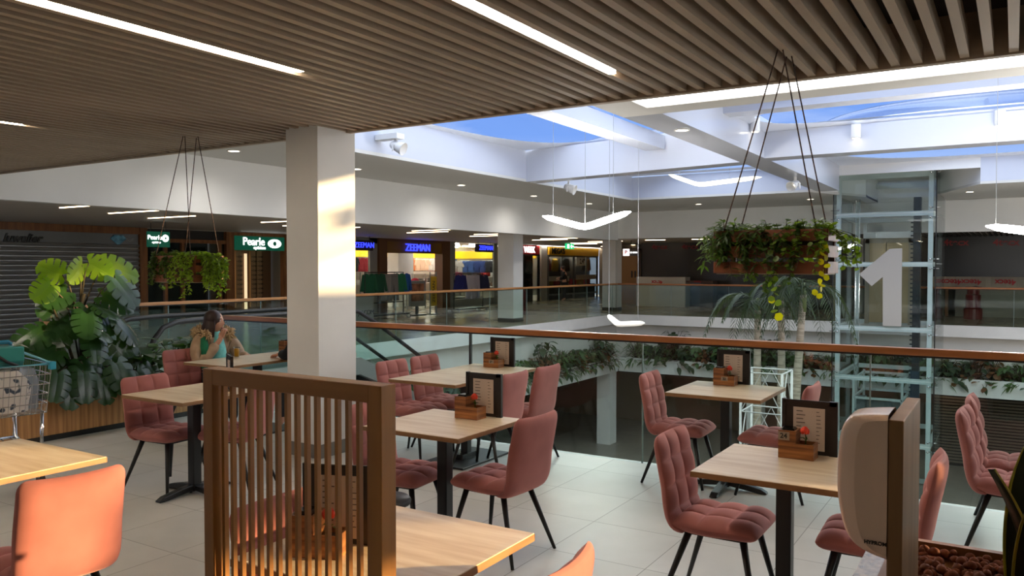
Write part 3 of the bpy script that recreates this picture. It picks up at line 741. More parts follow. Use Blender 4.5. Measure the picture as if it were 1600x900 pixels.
# exit sign and gallery ceiling lights
t = thing('exit_sign', 'green illuminated emergency exit sign hanging over the gallery', 'exit sign', (-17, 32.3, 2.60))
MB().box(-.04, .04, -.36, .36, -.12, .12).build('sign_box', emit('exit_green', (20, 150, 90), 1.2), t)
MB().box(.041, .05, -.28, -.12, -.09, .09).build('door_pictogram', sign_white, t)
MB().prism([(.02, 0), (.12, -.09), (.12, -.025), (.3, -.025), (.3, .025), (.12, .025), (.12, .09)], .041, .05, lambda x, y, z: (z, x, y)).build('arrow_pictogram', sign_white, t)
MB().box(-.01, .01, -.01, .01, .12, .16).build('hanger', black, t)
lin = emit('warm_linear_light', (255, 226, 186), 5.0)
lamps('linear_light', 'slim warm light bar, %s from the left in the gallery ceiling before the shops', 'light bars in the left gallery ceiling',
      [(-13.7, 8.05, Z_GAL - .001), (-14.4, 9.4, Z_GAL - .001), (-15.2, 10.8, Z_GAL - .001), (-14.4, 13.2, Z_GAL - .001), (-15.2, 14.6, Z_GAL - .001), (-15.6, 16.2, Z_GAL - .001), (-14.2, 18.6, Z_GAL - .001), (-15.2, 19.6, Z_GAL - .001),
       (-14.2, 21.8, Z_GAL - .001), (-15.2, 23, Z_GAL - .001), (-14.4, 26.5, Z_GAL - .001), (-15.4, 27.6, Z_GAL - .001), (-14.4, 30.5, Z_GAL - .001), (-16, 32, Z_GAL - .001), (-17, 33.5, Z_GAL - .001), (-16.2, 36, Z_GAL - .001), (-17.4, 38, Z_GAL - .001)], 1.55, .022, lin, 'x')
lamps('linear_light', 'slim pale light bar, %s from the left, above the dark rear shop fronts', 'light bars in the rear gallery ceiling', [(-12.0, 30, Z_GAL - .001), (-10.1, 30, Z_GAL - .001), (-6, 30, Z_GAL - .001), (-3, 30, Z_GAL - .001)], .8, .05, lin, 'x')

lamps('linear_light', 'added fill light bar, %s from the near end, in the lower floor ceiling', 'added fill lights on the lower floor', [(-14, y_, -2.1) for y_ in (12, 16, 20, 24)] + [(x_, 28.6, -2.1) for x_ in (-10, -6, -2, 2)], 1.5, .04, lin, 'x')  # unseen bars added to brighten the dark lower floor
# ================================================================ REAR GALLERY
film_dark = mat('smoked_screen', (66, 58, 50), 0.25)
film_darker = mat('black_screen', (30, 27, 25), 0.3)
struct('wall_rear', MB().box(-14.25, -4.6, 34, 34.2, 0, Z_GAL), film_dark)
struct('wall_rear', MB().box(-4.6, 8, 31.2, 31.4, 1.02, Z_GAL), film_darker)
struct('wall_rear', MB().box(-4.7, -4.6, 31.2, 34.2, 0, Z_GAL).box(-15.6, 8, 36, 36.2, 0, Z_GAL), mat('pale_rear_wall', (176, 168, 156), .6))
struct('ceiling_slats_rear', [m_ := MB(), [m_.box(-4.6 + k * .15, -4.54 + k * .15, 27.2, 31.2, Z_GAL - .05, Z_GAL - .001) for k in range(60)]][0], mat('rear_slats', (60, 54, 48), .6))
# timber door at the left end
t = thing('entrance_door', 'brown timber doorway left of the smoked shop front', 'door', (-14.85, 34, 0))
MB().box(-.62, -.5, -.1, .1, 0, 2.5).box(.45, .6, -.1, .1, 0, 2.5).box(-.62, .6, -.1, .1, 2.4, 2.5).build('door_frame', mat('dark_timber', (70, 46, 28), .5), t)
MB().box(-.5, .45, -.02, .03, 0, 2.4).build('door_leaf', mat('ochre_door', (150, 106, 56), .5), t)
for q_ in (.12, .28): MB().box(q_, q_ + .06, -.04, -.02, 1.2, 1.5).build('notice', black, t)
t = thing('hanging_sign', 'small grey hanging sign with a white letter B by the timber doorway', 'sign', (-13.02, 30, 2.25))
MB().box(-.33, .33, -.03, .03, -.13, .13).build('sign_box', mat('sign_grey', (96, 88, 82), .5), t)
MB().box(-.33, -.06, -.04, -.03, -.13, .15).build('white_tile', emit('tile_white', (245, 235, 235), .9), t)
text('lettering', 'B', .22, mat('pink_letter', (206, 90, 100), .5), t, (-.195, -.045, 0), FACE_NY, .003, bold=.008)
text('lettering', 'DE BEREN', .09, sign_white, t, (.13, -.035, .0), FACE_NY, .003, sx=.8)
MB().box(-.01, .01, -.01, .01, .13, .49).build('hanger', black, t)
# tape lettering on the fronts, counters with tape
red_l = mat('red_tape_letter', (190, 30, 34), .5)
red_d = mat('red_letter_dim', (150, 36, 36), .5)
for k, (x_, Y_, z_, mm, lab) in enumerate(((-13.4, 33.99, 2.56, red_d, 'leftmost red lettering on the smoked shop front'), (-12.0, 33.99, 2.55, red_d, 'second red lettering on the smoked shop front, above the counter end'),
                               (-1.7, 31.19, 2.50, red_d, 'dim red lettering on the black shop front right of the lift'), (-.25, 31.19, 2.48, red_d, 'dim red lettering at the right end of the black shop front'))):
    o = text('lettering_sign', '4tecx', .30, mm, None, (x_, Y_, z_), FACE_NY, .004, bold=.008, sx=1.1)
    tag(o, lab, 'lettering')
cream = mat('counter_cream', (206, 198, 184), .5)
t = thing('counter', 'long cream counter with upside-down red lettering before the smoked front', 'counter', (-12.8, 32.9, 0))
MB().box(-1.1, 1.1, -.3, .3, 0, 1.25).build('counter_body', cream, t)
text('lettering', '4tecx', .22, red_l, t, (-.15, -.305, 1.03), (pi / 2, pi, 0), .004, bold=.006)
t = thing('counter', 'glass display counter with brown top right of the cream counter', 'counter', (-11.3, 33, 0))
MB().box(-.75, .75, -.3, .3, 1.02, 1.1).build('counter_top', mat('brown_top', (96, 64, 44), .4), t)
MB().box(-.72, .2, -.28, .28, .05, 1.02).build('glass_case', glass_lift, t)
MB().box(.2, .75, -.28, .28, 0, 1.02).box(-.72, .2, .22, .28, 0, 1.02).build('counter_body', mat('counter_dark', (52, 48, 44), .5), t)
text('lettering', '4tecx', .14, red_l, t, (.1, -.31, 1.06), (pi / 2, pi, 0), .004)
t = thing('taped_cover', 'long pale cover band with upside-down red lettering under the black front', 'cover', (.5, 31.1, 1.15))
cv = MB(); n_ = 40
for s_ in (0, 1):
    pass
rows = []
for zz in (0, 1):
    rows.append([(-2.9 + 5.8 * i / n_, -.02 * (i % 2), (.2 if zz else -.12 - .05 * abs(sin(i * .7)) - (.06 if i > 10 else 0) + .002 * i)) for i in range(n_ + 1)])
cv.grid(rows); ob = cv.build('cover_sheet', mat('cover_beige', (186, 172, 150), .7), t)
sd = ob.modifiers.new('thick', 'SOLIDIFY'); sd.thickness = .02
for x_ in (-2.3, -1.72, -.75):
    text('lettering', '4tecx', .26, red_l, t, (x_, -.06, .03), (pi / 2, pi, 0), .004, bold=.006)
MB().box(-2.9, 1.5, -.06, .0, -.2, -.15).build('red_stripe', mat('timber_strip', (170, 110, 70), .5), t)
rd = [(0, 0), (.27, 0), (.27, .33), (.22, .36), (.22, .78), (.18, .80), (.18, .94), (.24, .98), (.24, 1.04), (0, 1.04)]
tag(MB().lathe(rd, 20, cap=False).build('pedestal', mat('red_pedestal', (120, 22, 26), .35), loc=(-1.12, 30, 0)), 'dark red pedestal behind the rear balustrade right of the lift', 'pedestal')
struct('wall_niche', MB().box(-3.4, -2.9, 31.3, 31.4, 0, 1.0).box(-1.7, 8, 31.35, 31.4, 0, 1.0), mat('niche_beige', (168, 156, 138), .6))
struct('trim_8', MB().box(-2.0, -1.9, 31.2, 31.3, 0, 1.0).box(-2.5, -2.4, 31.2, 31.3, 0, 1.0), shop_wood)
# ground floor shutter on the right
t = thing('roller_shutter', 'dark slatted roller shutter on the lower floor at the far right', 'shutter', (-.2, 29, -4.6))
g = MB()
for k in range(26): g.box(-1.9, 3, -.03, .0, .1 + k * .096, .155 + k * .096)
g.build('slats', mat('lower_shutter_slat', (104, 92, 78), .4), t)
MB().box(-1.9, 3, .0, .05, 0, 2.62).build('backing', dark, t)
# ================================================================ CAFE FURNITURE
def cushion(path, wfn, T, B, nu_q, nv_q, lat=None, N=30, M=30, qd=.011, quilt=True):
    """padded shell along path [(x,z)], padding T on the sitting side and B behind, stitched into nu_q x nv_q squares"""
    pts = [V((p[0], 0, p[1])) for p in path]
    seg = [0.0]
    for a, b in zip(pts, pts[1:]): seg.append(seg[-1] + (b - a).length)
    L = seg[-1]
    def at(t):
        d = t * L
        for i in range(len(pts) - 1):
            if d <= seg[i + 1] + 1e-9:
                k = (d - seg[i]) / (seg[i + 1] - seg[i]); return pts[i].lerp(pts[i + 1], k)
        return pts[-1]
    def edge(t): return max(0.0, 1 - abs(2 * t - 1) ** 7) ** .5
    def samples(n):
        s = {0, .004, .012, .025, .975, .988, .996, 1.0}
        for i in range(n):
            for f in (0, .05, .12, .22, .36, .5, .64, .78, .88, .95): s.add(round((i + f) / n, 5))
        return sorted(s)
    ts, vsv = samples(nu_q), samples(nv_q)
    top, bot = [], []
    for u in ts:
        p = at(u); d = (at(min(1, u + .02)) - at(max(0, u - .02))).normalized()
        n = V((-d.z, 0, d.x))
        rt, rb = [], []
        for v in vsv:
            w = wfn(u) * (2 * v - 1)
            e = edge(u) * edge(v)
            q = 0.0
            if quilt:
                q = qd * (abs(sin(pi * u * nu_q)) ** .5 * abs(sin(pi * v * nv_q)) ** .5 - 1)
            off = (lat(u, 2 * v - 1) if lat else 0.0)
            rt.append(p + V((0, w, 0)) + n * (T * e + q * e + off)); rb.append(p + V((0, w, 0)) + n * (-B * e + off))
        top.append(rt); bot.append(rb)
    m = MB()
    m.grid(top)
    m.grid([r[::-1] for r in bot])
    return m
def smooth_path(p, n=24):
    out = []
    P = [p[0]] + list(p) + [p[-1]]
    for i in range(1, len(P) - 2):
        for k in range(n // (len(P) - 3) + 1):
            t = k / (n // (len(P) - 3) + 1)
            o = []
            for c in (0, 1):
                a, b, d, e = P[i - 1][c], P[i][c], P[i + 1][c], P[i + 2][c]
                o.append(.5 * (2 * b + (d - a) * t + (2 * a - 5 * b + 4 * d - e) * t * t + (3 * b - a - 3 * d + e) * t ** 3))
            out.append(tuple(o))
    out.append(p[-1]); return out
leg_m = mat('chair_leg_black', (20, 19, 19), .42)
def make_chair():
    t = thing('dining_chair', '', 'chair')
    sp = smooth_path([(-.20, .425), (-.05, .42), (.12, .425), (.22, .415)])
    cushion(sp[::-1], lambda u: .206 + .013 * sin(pi * min(1, u * 1.15)) - .030 * (1 - (1 - min(1, max(0, (.10 - u) / .10)) ** 2) ** .5), -.050, -.046, 3, 3, qd=-.022).build('seat', velvet, t, smooth=True)
    bp = smooth_path([(-.135, .385), (-.19, .41), (-.222, .48), (-.245, .60), (-.272, .73), (-.295, .835)])
    o = cushion(bp, lambda u: .215 - .004 * max(0, (u - .6) / .4) - .040 * (1 - (1 - min(1, max(0, (u - .91) / .09)) ** 2) ** .5) - .014 * max(0, (.22 - u) / .22), -.040, -.034, 4, 3, lat=lambda u, v: -.022 * v * v * min(1, u * 2), qd=-.022)
    o.build('backrest', velvet, t, smooth=True)
    MB().box(-.15, .15, -.13, .13, .362, .378).build('seat_frame', leg_m, t)
    for sx, sy in ((1, 1), (1, -1), (-1, 1), (-1, -1)):
        a = (.14, sy * .13, .37) if sx > 0 else (-.13, sy * .13, .37)
        b = (.225, sy * .205, .0) if sx > 0 else (-.255, sy * .215, .0)
        MB().tube([a, b], [.018, .010], 10).build('leg', leg_m, t, smooth=True)
    return t
CH = [
    (-5.46, 3.84, 4, 'pink quilted chair on the left side of the table beside the large monstera'),
    (-5.06, 4.10, 203, 'pink quilted chair tucked behind the slatted screen at the table by the monstera'),
    (-2.58, 4.01, 176, 'pink quilted chair with smooth back turned to us, right of the middle table'),
    (-3.16, 3.84, 5, 'pink quilted chair half hidden by the screen post at the middle table'),
    (-3.66, 5.50, 182, 'pink chair on the right of the long table by the railing, nearer one'),
    (-3.66, 6.05, 180, 'pink chair on the right of the long table, closest to the glass railing'),
    (-4.50, 5.62, 0, 'pink quilted chair on the left of the long table, nearer one'),
    (-4.50, 6.10, 0, 'pink quilted chair on the left of the long table, closest to the railing'),
    (-2.20, 6.08, 2, 'pink quilted chair by the glass, left of the small table under the hanging crate'),
    (-1.50, 6.10, 180, 'pink chair by the glass, right of the small table, seen past the menu stand'),
    (-1.22, 3.96, 0, 'pink quilted chair facing the table with number 24'),
    (-.55, 4.06, 182, 'pink chair behind the white dispenser at the table with number 24'),
    (.03, 5.50, -4, 'pink quilted chair at the far right edge, in front of its twin'),
    (.05, 6.06, 0, 'pink quilted chair at the far right edge, close to the glass'),
    (-6.98, 5.24, 0, 'pink quilted chair next to the seated woman in the fur hood'),
    (-3.53, 1.89, 172, 'orange sunlit chair in the lower left corner, back turned to us'),
    (-1.36, 2.02, 184, 'orange sunlit chair top at the bottom edge beside the near table'),
    (-2.02, 2.05, 0, 'orange sunlit chair seen through the slats of the wooden screen'),
]
chair0 = make_chair()
for i, (x, y, a, lab) in enumerate(CH):
    if i == 0:
        chair0.location = (x, y, 0); chair0.rotation_euler = (0, 0, R(a)); chair0['label'] = lab; chair0['group'] = 'pink dining chairs'
    else:
        dup(chair0, lab, (x, y, 0), R(a), 'pink dining chairs')
# the seated woman's own chair and her companion's
dup(chair0, 'pink chair the woman in the fur hood sits on', (-7.12, 5.70, 0), 0, 'pink dining chairs')
dup(chair0, 'pink chair behind the white column under the person in black', (-5.92, 5.9, 0), R(180), 'pink dining chairs')

def table(x, y, w, d, label, base='cross', rz=0):
    t = thing('cafe_table', label, 'table', (x, y, 0), rz, 'oak topped cafe tables')
    MB().box(-w / 2, w / 2, -d / 2, d / 2, .724, .752).build('tabletop', table_m, t, bevel=.002)
    e = MB(); b = .0015
    e.box(-w / 2 - b, w / 2 + b, -d / 2 - b, -d / 2 + .002, .725, .749).box(-w / 2 - b, w / 2 + b, d / 2 - .002, d / 2 + b, .725, .749)
    e.box(-w / 2 - b, -w / 2 + .002, -d / 2, d / 2, .725, .749).box(w / 2 - .002, w / 2 + b, -d / 2, d / 2, .725, .749)
    e.build('edge_band', table_edge, t)
    MB().box(-.035, .035, -.035, .035, .02, .715).build('pedestal', black, t, bevel=.006)
    MB().box(-.2, .2, -.2, .2, .712, .724).build('mounting_plate', black, t)
    if base == 'cross':
        for k in range(4):
            a = k * pi / 2 + pi / 4 * 0
            m = MB()
            pr = [(.0, .075), (.12, .062), (.27, .034), (.31, .012), (.31, 0), (.27, .0), (.0, .03)]
            m.prism(pr, -.028, .028, lambda u, z, s, a=a: (u * cos(a) - s * sin(a), u * sin(a) + s * cos(a), z))
            m.build('foot', black, t, bevel=.006)
    else:
        MB().box(-.22, .22, -.36 if d > 1 else -.22, .36 if d > 1 else .22, 0, .018).build('base_plate', black, t, bevel=.004)
        if d > 1:
            MB().box(-.05, .05, -.12, .12, .018, .06).build('base_collar', black, t)
    return t
table(-5.16, 3.84, .70, .70, 'oak cafe table on a black cross foot beside the monstera planter')
table(-4.16, 1.94, .80, .72, 'sunlit oak cafe table in the lower left corner')
table(-1.76, 2.06, .70, .72, 'oak cafe table with sun patches behind the slatted screen')
table(-2.88, 3.88, .68, .68, 'oak cafe table in the middle, nearest the slatted screen post')
table(-4.06, 5.78, .68, 1.26, 'long oak cafe table by the railing on a black plate foot', 'plate')
table(-1.84, 6.04, .70, .72, 'oak cafe table by the railing under the right hanging crate', 'cross')
table(-.90, 3.88, .68, .68, 'oak cafe table carrying number 24, left of the white dispenser')
table(-6.54, 5.62, .66, 1.24, 'oak cafe table where the woman with the orange juice sits', 'plate')

leather = mat('menu_leather_black', (26, 21, 20), .4)
paper = mat('menu_paper', (206, 190, 176), .6)
ink = mat('menu_ink', (90, 78, 72), .6)
red_fl = mat('flower_red', (214, 60, 34), .5)
pot_m = mat('dark_glass_pot', (24, 22, 24), .15)
stem_m = leafmat('flower_green', (52, 84, 36), (40, 66, 30))
plate_m = mat('number_plate', (150, 138, 124), .4)
def caddy_set(x, y, rz, num, where, ml=(.13, .10), blind=False):
    """wooden caddy with number plate, a framed menu behind it, a flower in a little pot and a napkin box"""
    t = thing('table_caddy', 'stepped wooden caddy ' + (('with number %s ' % num) if num else '') + where, 'caddy', (x, y, .752), rz, 'wooden table caddies')
    m = MB()
    W, D, H, h = .165, .10, .135, .075
    th = .009
    m.box(-W / 2, W / 2, -D / 2, -D / 2 + th, 0, h).box(-W / 2, 0, -D / 2, -D / 2 + th, h, H)
    m.box(-W / 2, W / 2, D / 2 - th, D / 2, 0, h).box(-W / 2, 0, D / 2 - th, D / 2, h, H)
    m.box(-W / 2, -W / 2 + th, -D / 2 + th, D / 2 - th, 0, H).box(W / 2 - th, W / 2, -D / 2 + th, D / 2 - th, 0, h).box(-th, 0, -D / 2 + th, D / 2 - th, 0, H)
    m.box(-W / 2 + th, W / 2 - th, -D / 2 + th, D / 2 - th, 0, th)
    m.build('wooden_box', caddy_wood, t)
    if num:
        MB().box(-.02, .032, -D / 2 - .003, -D / 2, .038 if num != '24' else .088, .07 if num != '24' else .128).build('number_plate', plate_m, t, loc=(0, 0, 0) if num != '24' else (-.062, 0, 0))
        text('number', num, .026 if num != '24' else .034, black, t, (.006 if num != '24' else -.056, -D / 2 - .0045, .054 if num != '24' else .108), FACE_NY, .0008, bold=.0008)
    c, s = cos(rz), sin(rz)
    def at(u, v, z): return (x + u * c - v * s, y + u * s + v * c, .752 + z)
    f = thing('menu', 'black framed menu ' + where, 'menu', at(.035, .10, 0), rz, 'black framed menus')
    mb = MB()
    w, hh = .25, .265
    mb.box(-w / 2, w / 2, .0, .012, 0, hh)
    mb.build('cover', leather, f, bevel=.003)
    MB().box(-w / 2 - .01, -w / 2 + .006, -.006, .02, 0, hh + .003).box(w / 2 - .034, w / 2 + .004, -.006, .014, 0, hh + .003).box(-w / 2, w / 2, -.006, .0, hh - .02, hh + .002).build('binding', leather, f)
    MB().box(-w / 2 + .045, w / 2 - .055, -.003, -.001, .02, hh - .035).build('page', paper, f)
    l = MB(); rr = random.Random(int(x * 100))
    for k in range(9):
        l.box(-w / 2 + .06, -w / 2 + .06 + rr.uniform(.02, .045), -.0042, -.003, hh - .055 - k * .019, hh - .051 - k * .019)
        l.box(w / 2 - .095, w / 2 - .095 + rr.uniform(.01, .025), -.0042, -.003, hh - .055 - k * .019, hh - .052 - k * .019)
    l.build('printed_lines', ink, f)
    p = thing('flower_pot', 'small dark pot with a red flower ' + where, 'flower', at(.035, -.002, .009), rz, 'red table flowers')
    MB().lathe([(.0, 0), (.018, 0), (.027, .02), (.03, .045), (.026, .055), (.02, .056), (0, .05)], 14, cap=False).build('pot', pot_m, p, smooth=True)
    MB().tube([(0, 0, .05), (.002, .003, .09), (-.003, 0, .118)], .0028, 6).build('stem', stem_m, p)
    lv = MB()
    for k in range(5):
        a = k * 1.3; r = .024
        lv.add([(0, 0, .07 + k * .004), (r * cos(a - .4) * .6, r * sin(a - .4) * .6, .082 + k * .004), (r * cos(a), r * sin(a), .076 + k * .004), (r * cos(a + .4) * .6, r * sin(a + .4) * .6, .082 + k * .004)], [(0, 1, 2, 3)])
    lv.build('leaves', stem_m, p)
    fl = MB()
    for ring, (rr_, n_, zz) in enumerate(((.020, 6, .122), (.013, 5, .128), (.006, 4, .132))):
        for k in range(n_):
            a = k * 2 * pi / n_ + ring
            fl.ball((rr_ * cos(a) * .7 - .003, rr_ * sin(a) * .7, zz), .011, 7, 5, (.8, .8, 1.3))
    fl.build('blossom', red_fl, p, smooth=True)
    nb = tag(MB().box(-.03, .03, -.035, .035, 0, .03).build('napkin_box', pot_m, loc=at(-.042, 0, .115), bevel=.008), 'black napkin holder ' + where, 'napkin holder', 'black napkin holders')
    nb.rotation_euler = (0, 0, rz)
caddy_set(-.885, 4.07, 0, '24', 'on the table left of the white dispenser')
caddy_set(-2.83, 4.075, 0, None, 'on the middle table')
caddy_set(-4.09, 6.27, 0, '29', 'on the long table by the railing')
caddy_set(-1.92, 6.28, 0, '22', 'on the small table under the hanging crate')
caddy_set(-5.09, 3.97, R(-32), None, 'on the table beside the monstera')
caddy_set(-6.62, 6.10, 0, None, 'on the table with the orange juice')
caddy_set(-1.90, 1.88, R(22), None, 'behind the slatted screen')

# slatted screen
t = thing('slatted_screen', 'tall slatted oak screen standing in front of the near table', 'screen', (-1.665, 1.55, 0))
SW, SH = .68, 1.385
f_ = MB().box(-SW / 2 + .042, SW / 2 - .042, -.028, .028, SH - .045, SH)
f_.build('top_rail', oak, t, bevel=.002)
MB().box(-SW / 2 + .042, SW / 2 - .042, -.028, .028, .0, .05).build('bottom_rail', oak, t, bevel=.002)
for sx in (-1, 1):
    MB().box(sx * (SW / 2 - .021) - .021, sx * (SW / 2 - .021) + .021, -.028, .028, 0.0, SH).build('post', oak_v, t, bevel=.002)
for k in range(16):
    xx = -SW / 2 + .060 + k * (SW - .120) / 15
    for row in (0,):
        MB().box(xx - .0055, xx + .0055, -.007, .007, .05, SH - .045).build('slat', oak_v, t)

# board with dispenser, stone counter, pebble trough
t = tag(MB().box(-.191, -.165, 1.60, 1.90, .991, 1.403).build('divider_board', board_wood, bevel=.002), 'upright wooden divider board carrying the white dispenser', 'board')
t = thing('dispenser', 'white rounded wall dispenser mounted on the wooden divider board', 'dispenser', (-.191, 1.66, 1.155))
prof = [(0, -.012), (-.045, .0), (-.072, .025), (-.086, .075), (-.090, .13), (-.086, .205), (-.074, .238), (-.055, .25), (0, .256)]
rows = []
K = 20
for k in range(K + 1):
    v = -1 + 2 * k / K
    s_ = max(0.0, 1 - abs(v) ** 6) ** .5
    rows.append([(px * (.62 + .38 * s_) if px < 0 else 0, v * .062, .12 + (pz - .12) * (.93 + .07 * s_)) for px, pz in smooth_path(prof, 40)])
m = MB().grid(rows)
nn = len(rows[0])
m.add(rows[0], [tuple(range(nn))]); m.add(rows[-1], [tuple(range(nn - 1, -1, -1))])
m.build('housing', mat('dispenser_white', (232, 208, 192), .22), t, smooth=False)
for o in t.children:
    for p_ in o.data.polygons: p_.use_smooth = len(p_.vertices) == 4
text('lettering', 'HYPROM', .0095, mat('print_dark', (40, 34, 34), .5), t, (-.0185, -.0635, .02), FACE_NY, .0008, bold=.0002)
stone = vary(mat('granite', (150, 128, 104), .25), (90, 72, 56), (60, 60, 60), 6, .35, .65)
struct_c = thing('counter', 'stone topped counter below the dispenser, mostly out of frame', 'counter', (-.0, 1.72, 0))
MB().box(-.30, .6, -.3, .48, .955, .985).build('stone_top', stone, struct_c)
MB().box(-.19, .58, -.27, .43, 0, .955).build('cabinet', mat('counter_body_brown', (94, 70, 46), .5), struct_c)
t = thing('planter_trough', 'wooden trough filled with clay pebbles at the lower right corner', 'planter', (.22, 1.88, .985))
tr = MB()
tr.box(-.46, .38, .28, .30, 0, .035).box(-.46, .38, -.36, -.34, 0, .035).box(-.46, -.44, -.34, .28, 0, .035).box(.36, .38, -.34, .28, 0, .035).box(-.44, .36, -.34, .28, 0, .004)
tr.build('trough_frame', mat('trough_wood', (124, 82, 44), .5), t)
peb = MB(); rp = random.Random(5)
for k in range(1500):
    r = rp.uniform(.008, .013)
    px_, py_ = rp.uniform(-.205, .56), 1.88 + rp.uniform(-.33, .27)
    if px_ < -.145 and py_ < 1.92: continue
    peb.ball((px_, py_, .995 + rp.uniform(.0, .016)), r, 6, 4, (1, rp.uniform(.8, 1.1), rp.uniform(.75, 1)))
pb = peb.build('clay_pebbles', vary(mat('clay', (134, 70, 40), .8), (100, 50, 28), (40, 40, 40)), smooth=True)
pb['kind'] = 'stuff'; tag(pb, 'brown clay pebbles filling the wooden trough', 'pebbles')
# snake plant
t = thing('snake_plant', 'snake plant with pointed dark leaves edged in yellow, lower right corner', 'plant', (.02, 2.0, .99))
sg = leafmat('snake_green', (40, 48, 28), (24, 32, 20), .45, .1); sy = leafmat('snake_edge', (150, 140, 60), (130, 122, 50), .5, .2)
def snake_leaf(bx, by, lean, az, L, w):
    c, e1 = [], []
    m, e = MB(), MB()
    n = 12
    rows, ra, rb = [], [], []
    for k in range(n + 1):
        u = k / n
        ww = w * (.55 + .9 * u - 1.2 * u * u) if u < .6 else w * (.658) * (1 - ((u - .6) / .4) ** 1.6)
        ww = max(ww, .001)
        px = bx + lean * cos(az) * u * u * L; py = by + lean * sin(az) * u * u * L; pz = u * L
        tx, ty = -sin(az + .6), cos(az + .6)
        rows.append([(px + tx * q * ww, py + ty * q * ww, pz) for q in (-.82, 0, .82)])
        rows[-1][1] = (rows[-1][1][0] + .012 * cos(az + .6), rows[-1][1][1] + .012 * sin(az + .6), pz)
        ra.append([(px + tx * q * ww, py + ty * q * ww, pz) for q in (.82, 1)]); rb.append([(px + tx * q * ww, py + ty * q * ww, pz) for q in (-1, -.82)])
    o = m.grid(rows).build('leaf', sg, t, smooth=True)
    s = o.modifiers.new('thick', 'SOLIDIFY'); s.thickness = .004
    o2 = e.grid(ra).grid(rb).build('leaf_margin', sy, o, smooth=True)
    s = o2.modifiers.new('thick', 'SOLIDIFY'); s.thickness = .004
snake_leaf(.02, .02, .30, 2.9, .25, .055)
snake_leaf(.0, .03, .10, 1.0, .34, .05)
snake_leaf(.06, -.02, .25, .2, .30, .045)
snake_leaf(.0, -.05, .3, -1.2, .26, .04)
snake_leaf(.09, .05, .2, 1.5, .24, .04)
t = thing('stool', 'low round black stool in front of the middle table, beside the screen post', 'stool', (-2.87, 3.31, 0))
MB().lathe([(.0, .40), (.13, .40), (.148, .408), (.15, .425), (.14, .438), (.0, .442)], 28, cap=False).build('seat', black_rub, t, smooth=True)
for k in range(4):
    a = pi / 4 + k * pi / 2
    MB().tube([(.10 * cos(a), .10 * sin(a), .405), (.15 * cos(a), .15 * sin(a), 0)], [.014, .012], 8).build('leg', black, t, smooth=True)
# LED lines in the slatted ceiling
led = emit('led_line', (255, 242, 222), 40.0)
first = None
for x_, y1_, L, lab in ((-3.81, 3.64, 1.9, 'bright linear lamp between the ceiling slats at the upper left'), (-2.18, 4.72, 1.9, 'bright linear lamp between the ceiling slats at top centre'), (-7.27, 3.72, 1.9, 'short visible end of a linear lamp at the left picture edge'),
                        (.6, 3.0, 1.9, 'added fill lamp, out of frame, in the slats over the right tables'), (-8.4, 1.0, 1.9, 'added fill lamp, out of frame, in the slats over the left aisle'), (-5.2, -.5, 1.9, 'added fill lamp, out of frame, in the slats behind the left tables')):  # last three lamps lie out of frame, added to fill the room with light
    o = MB().box(-.022, .022, -L, 0, -.004, .03)
    if first is None:
        lt = thing('linear_lamp', lab, 'ceiling light', (x_, y1_, Z_CAFE + .004), 0, 'linear lamps in the slatted ceiling')
        o.build('diffuser', led, lt); MB().box(-.028, .028, -L - .01, .01, .03, .06).build('housing', black, lt)
        first = lt
    else:
        dup(first, lab, (x_, y1_, Z_CAFE + .004))
# ================================================================ PLANTS
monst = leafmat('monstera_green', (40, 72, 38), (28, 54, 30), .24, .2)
monst_lit = leafmat('monstera_sunlit', (112, 142, 34), (92, 126, 32), .35, .5)  # pale yellow green stands in for sun shining through the top leaves
lily = leafmat('lily_green', (42, 76, 40), (32, 60, 34), .3, .25)
vine_lit = leafmat('vine_sunlit', (124, 146, 52), (92, 118, 44), .45, .45)  # ivy green brightened in the colour to look sunlit
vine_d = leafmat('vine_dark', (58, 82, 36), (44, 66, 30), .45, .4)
round_m = leafmat('round_leaf', (96, 118, 46), (74, 98, 38), .4, .45)
bed_g = leafmat('bed_green', (84, 112, 70), (62, 86, 56), .4, .2)
bed_d = leafmat('bed_dark', (62, 82, 60), (48, 66, 50), .35, .2)
bed_r = leafmat('bed_rust', (124, 78, 52), (92, 66, 46), .5, .25)
palm_g = leafmat('palm_green', (48, 66, 40), (36, 52, 32), .45, .15)
bark = vary(mat('palm_bark', (168, 158, 142), .8), (132, 122, 106), (3, 3, 26), 4, .4, .6, .3)
stem_br = vary(mat('plant_stem', (72, 62, 40), .7), (52, 46, 30), (20, 20, 20))
soil = mat('soil', (40, 30, 22), .9)

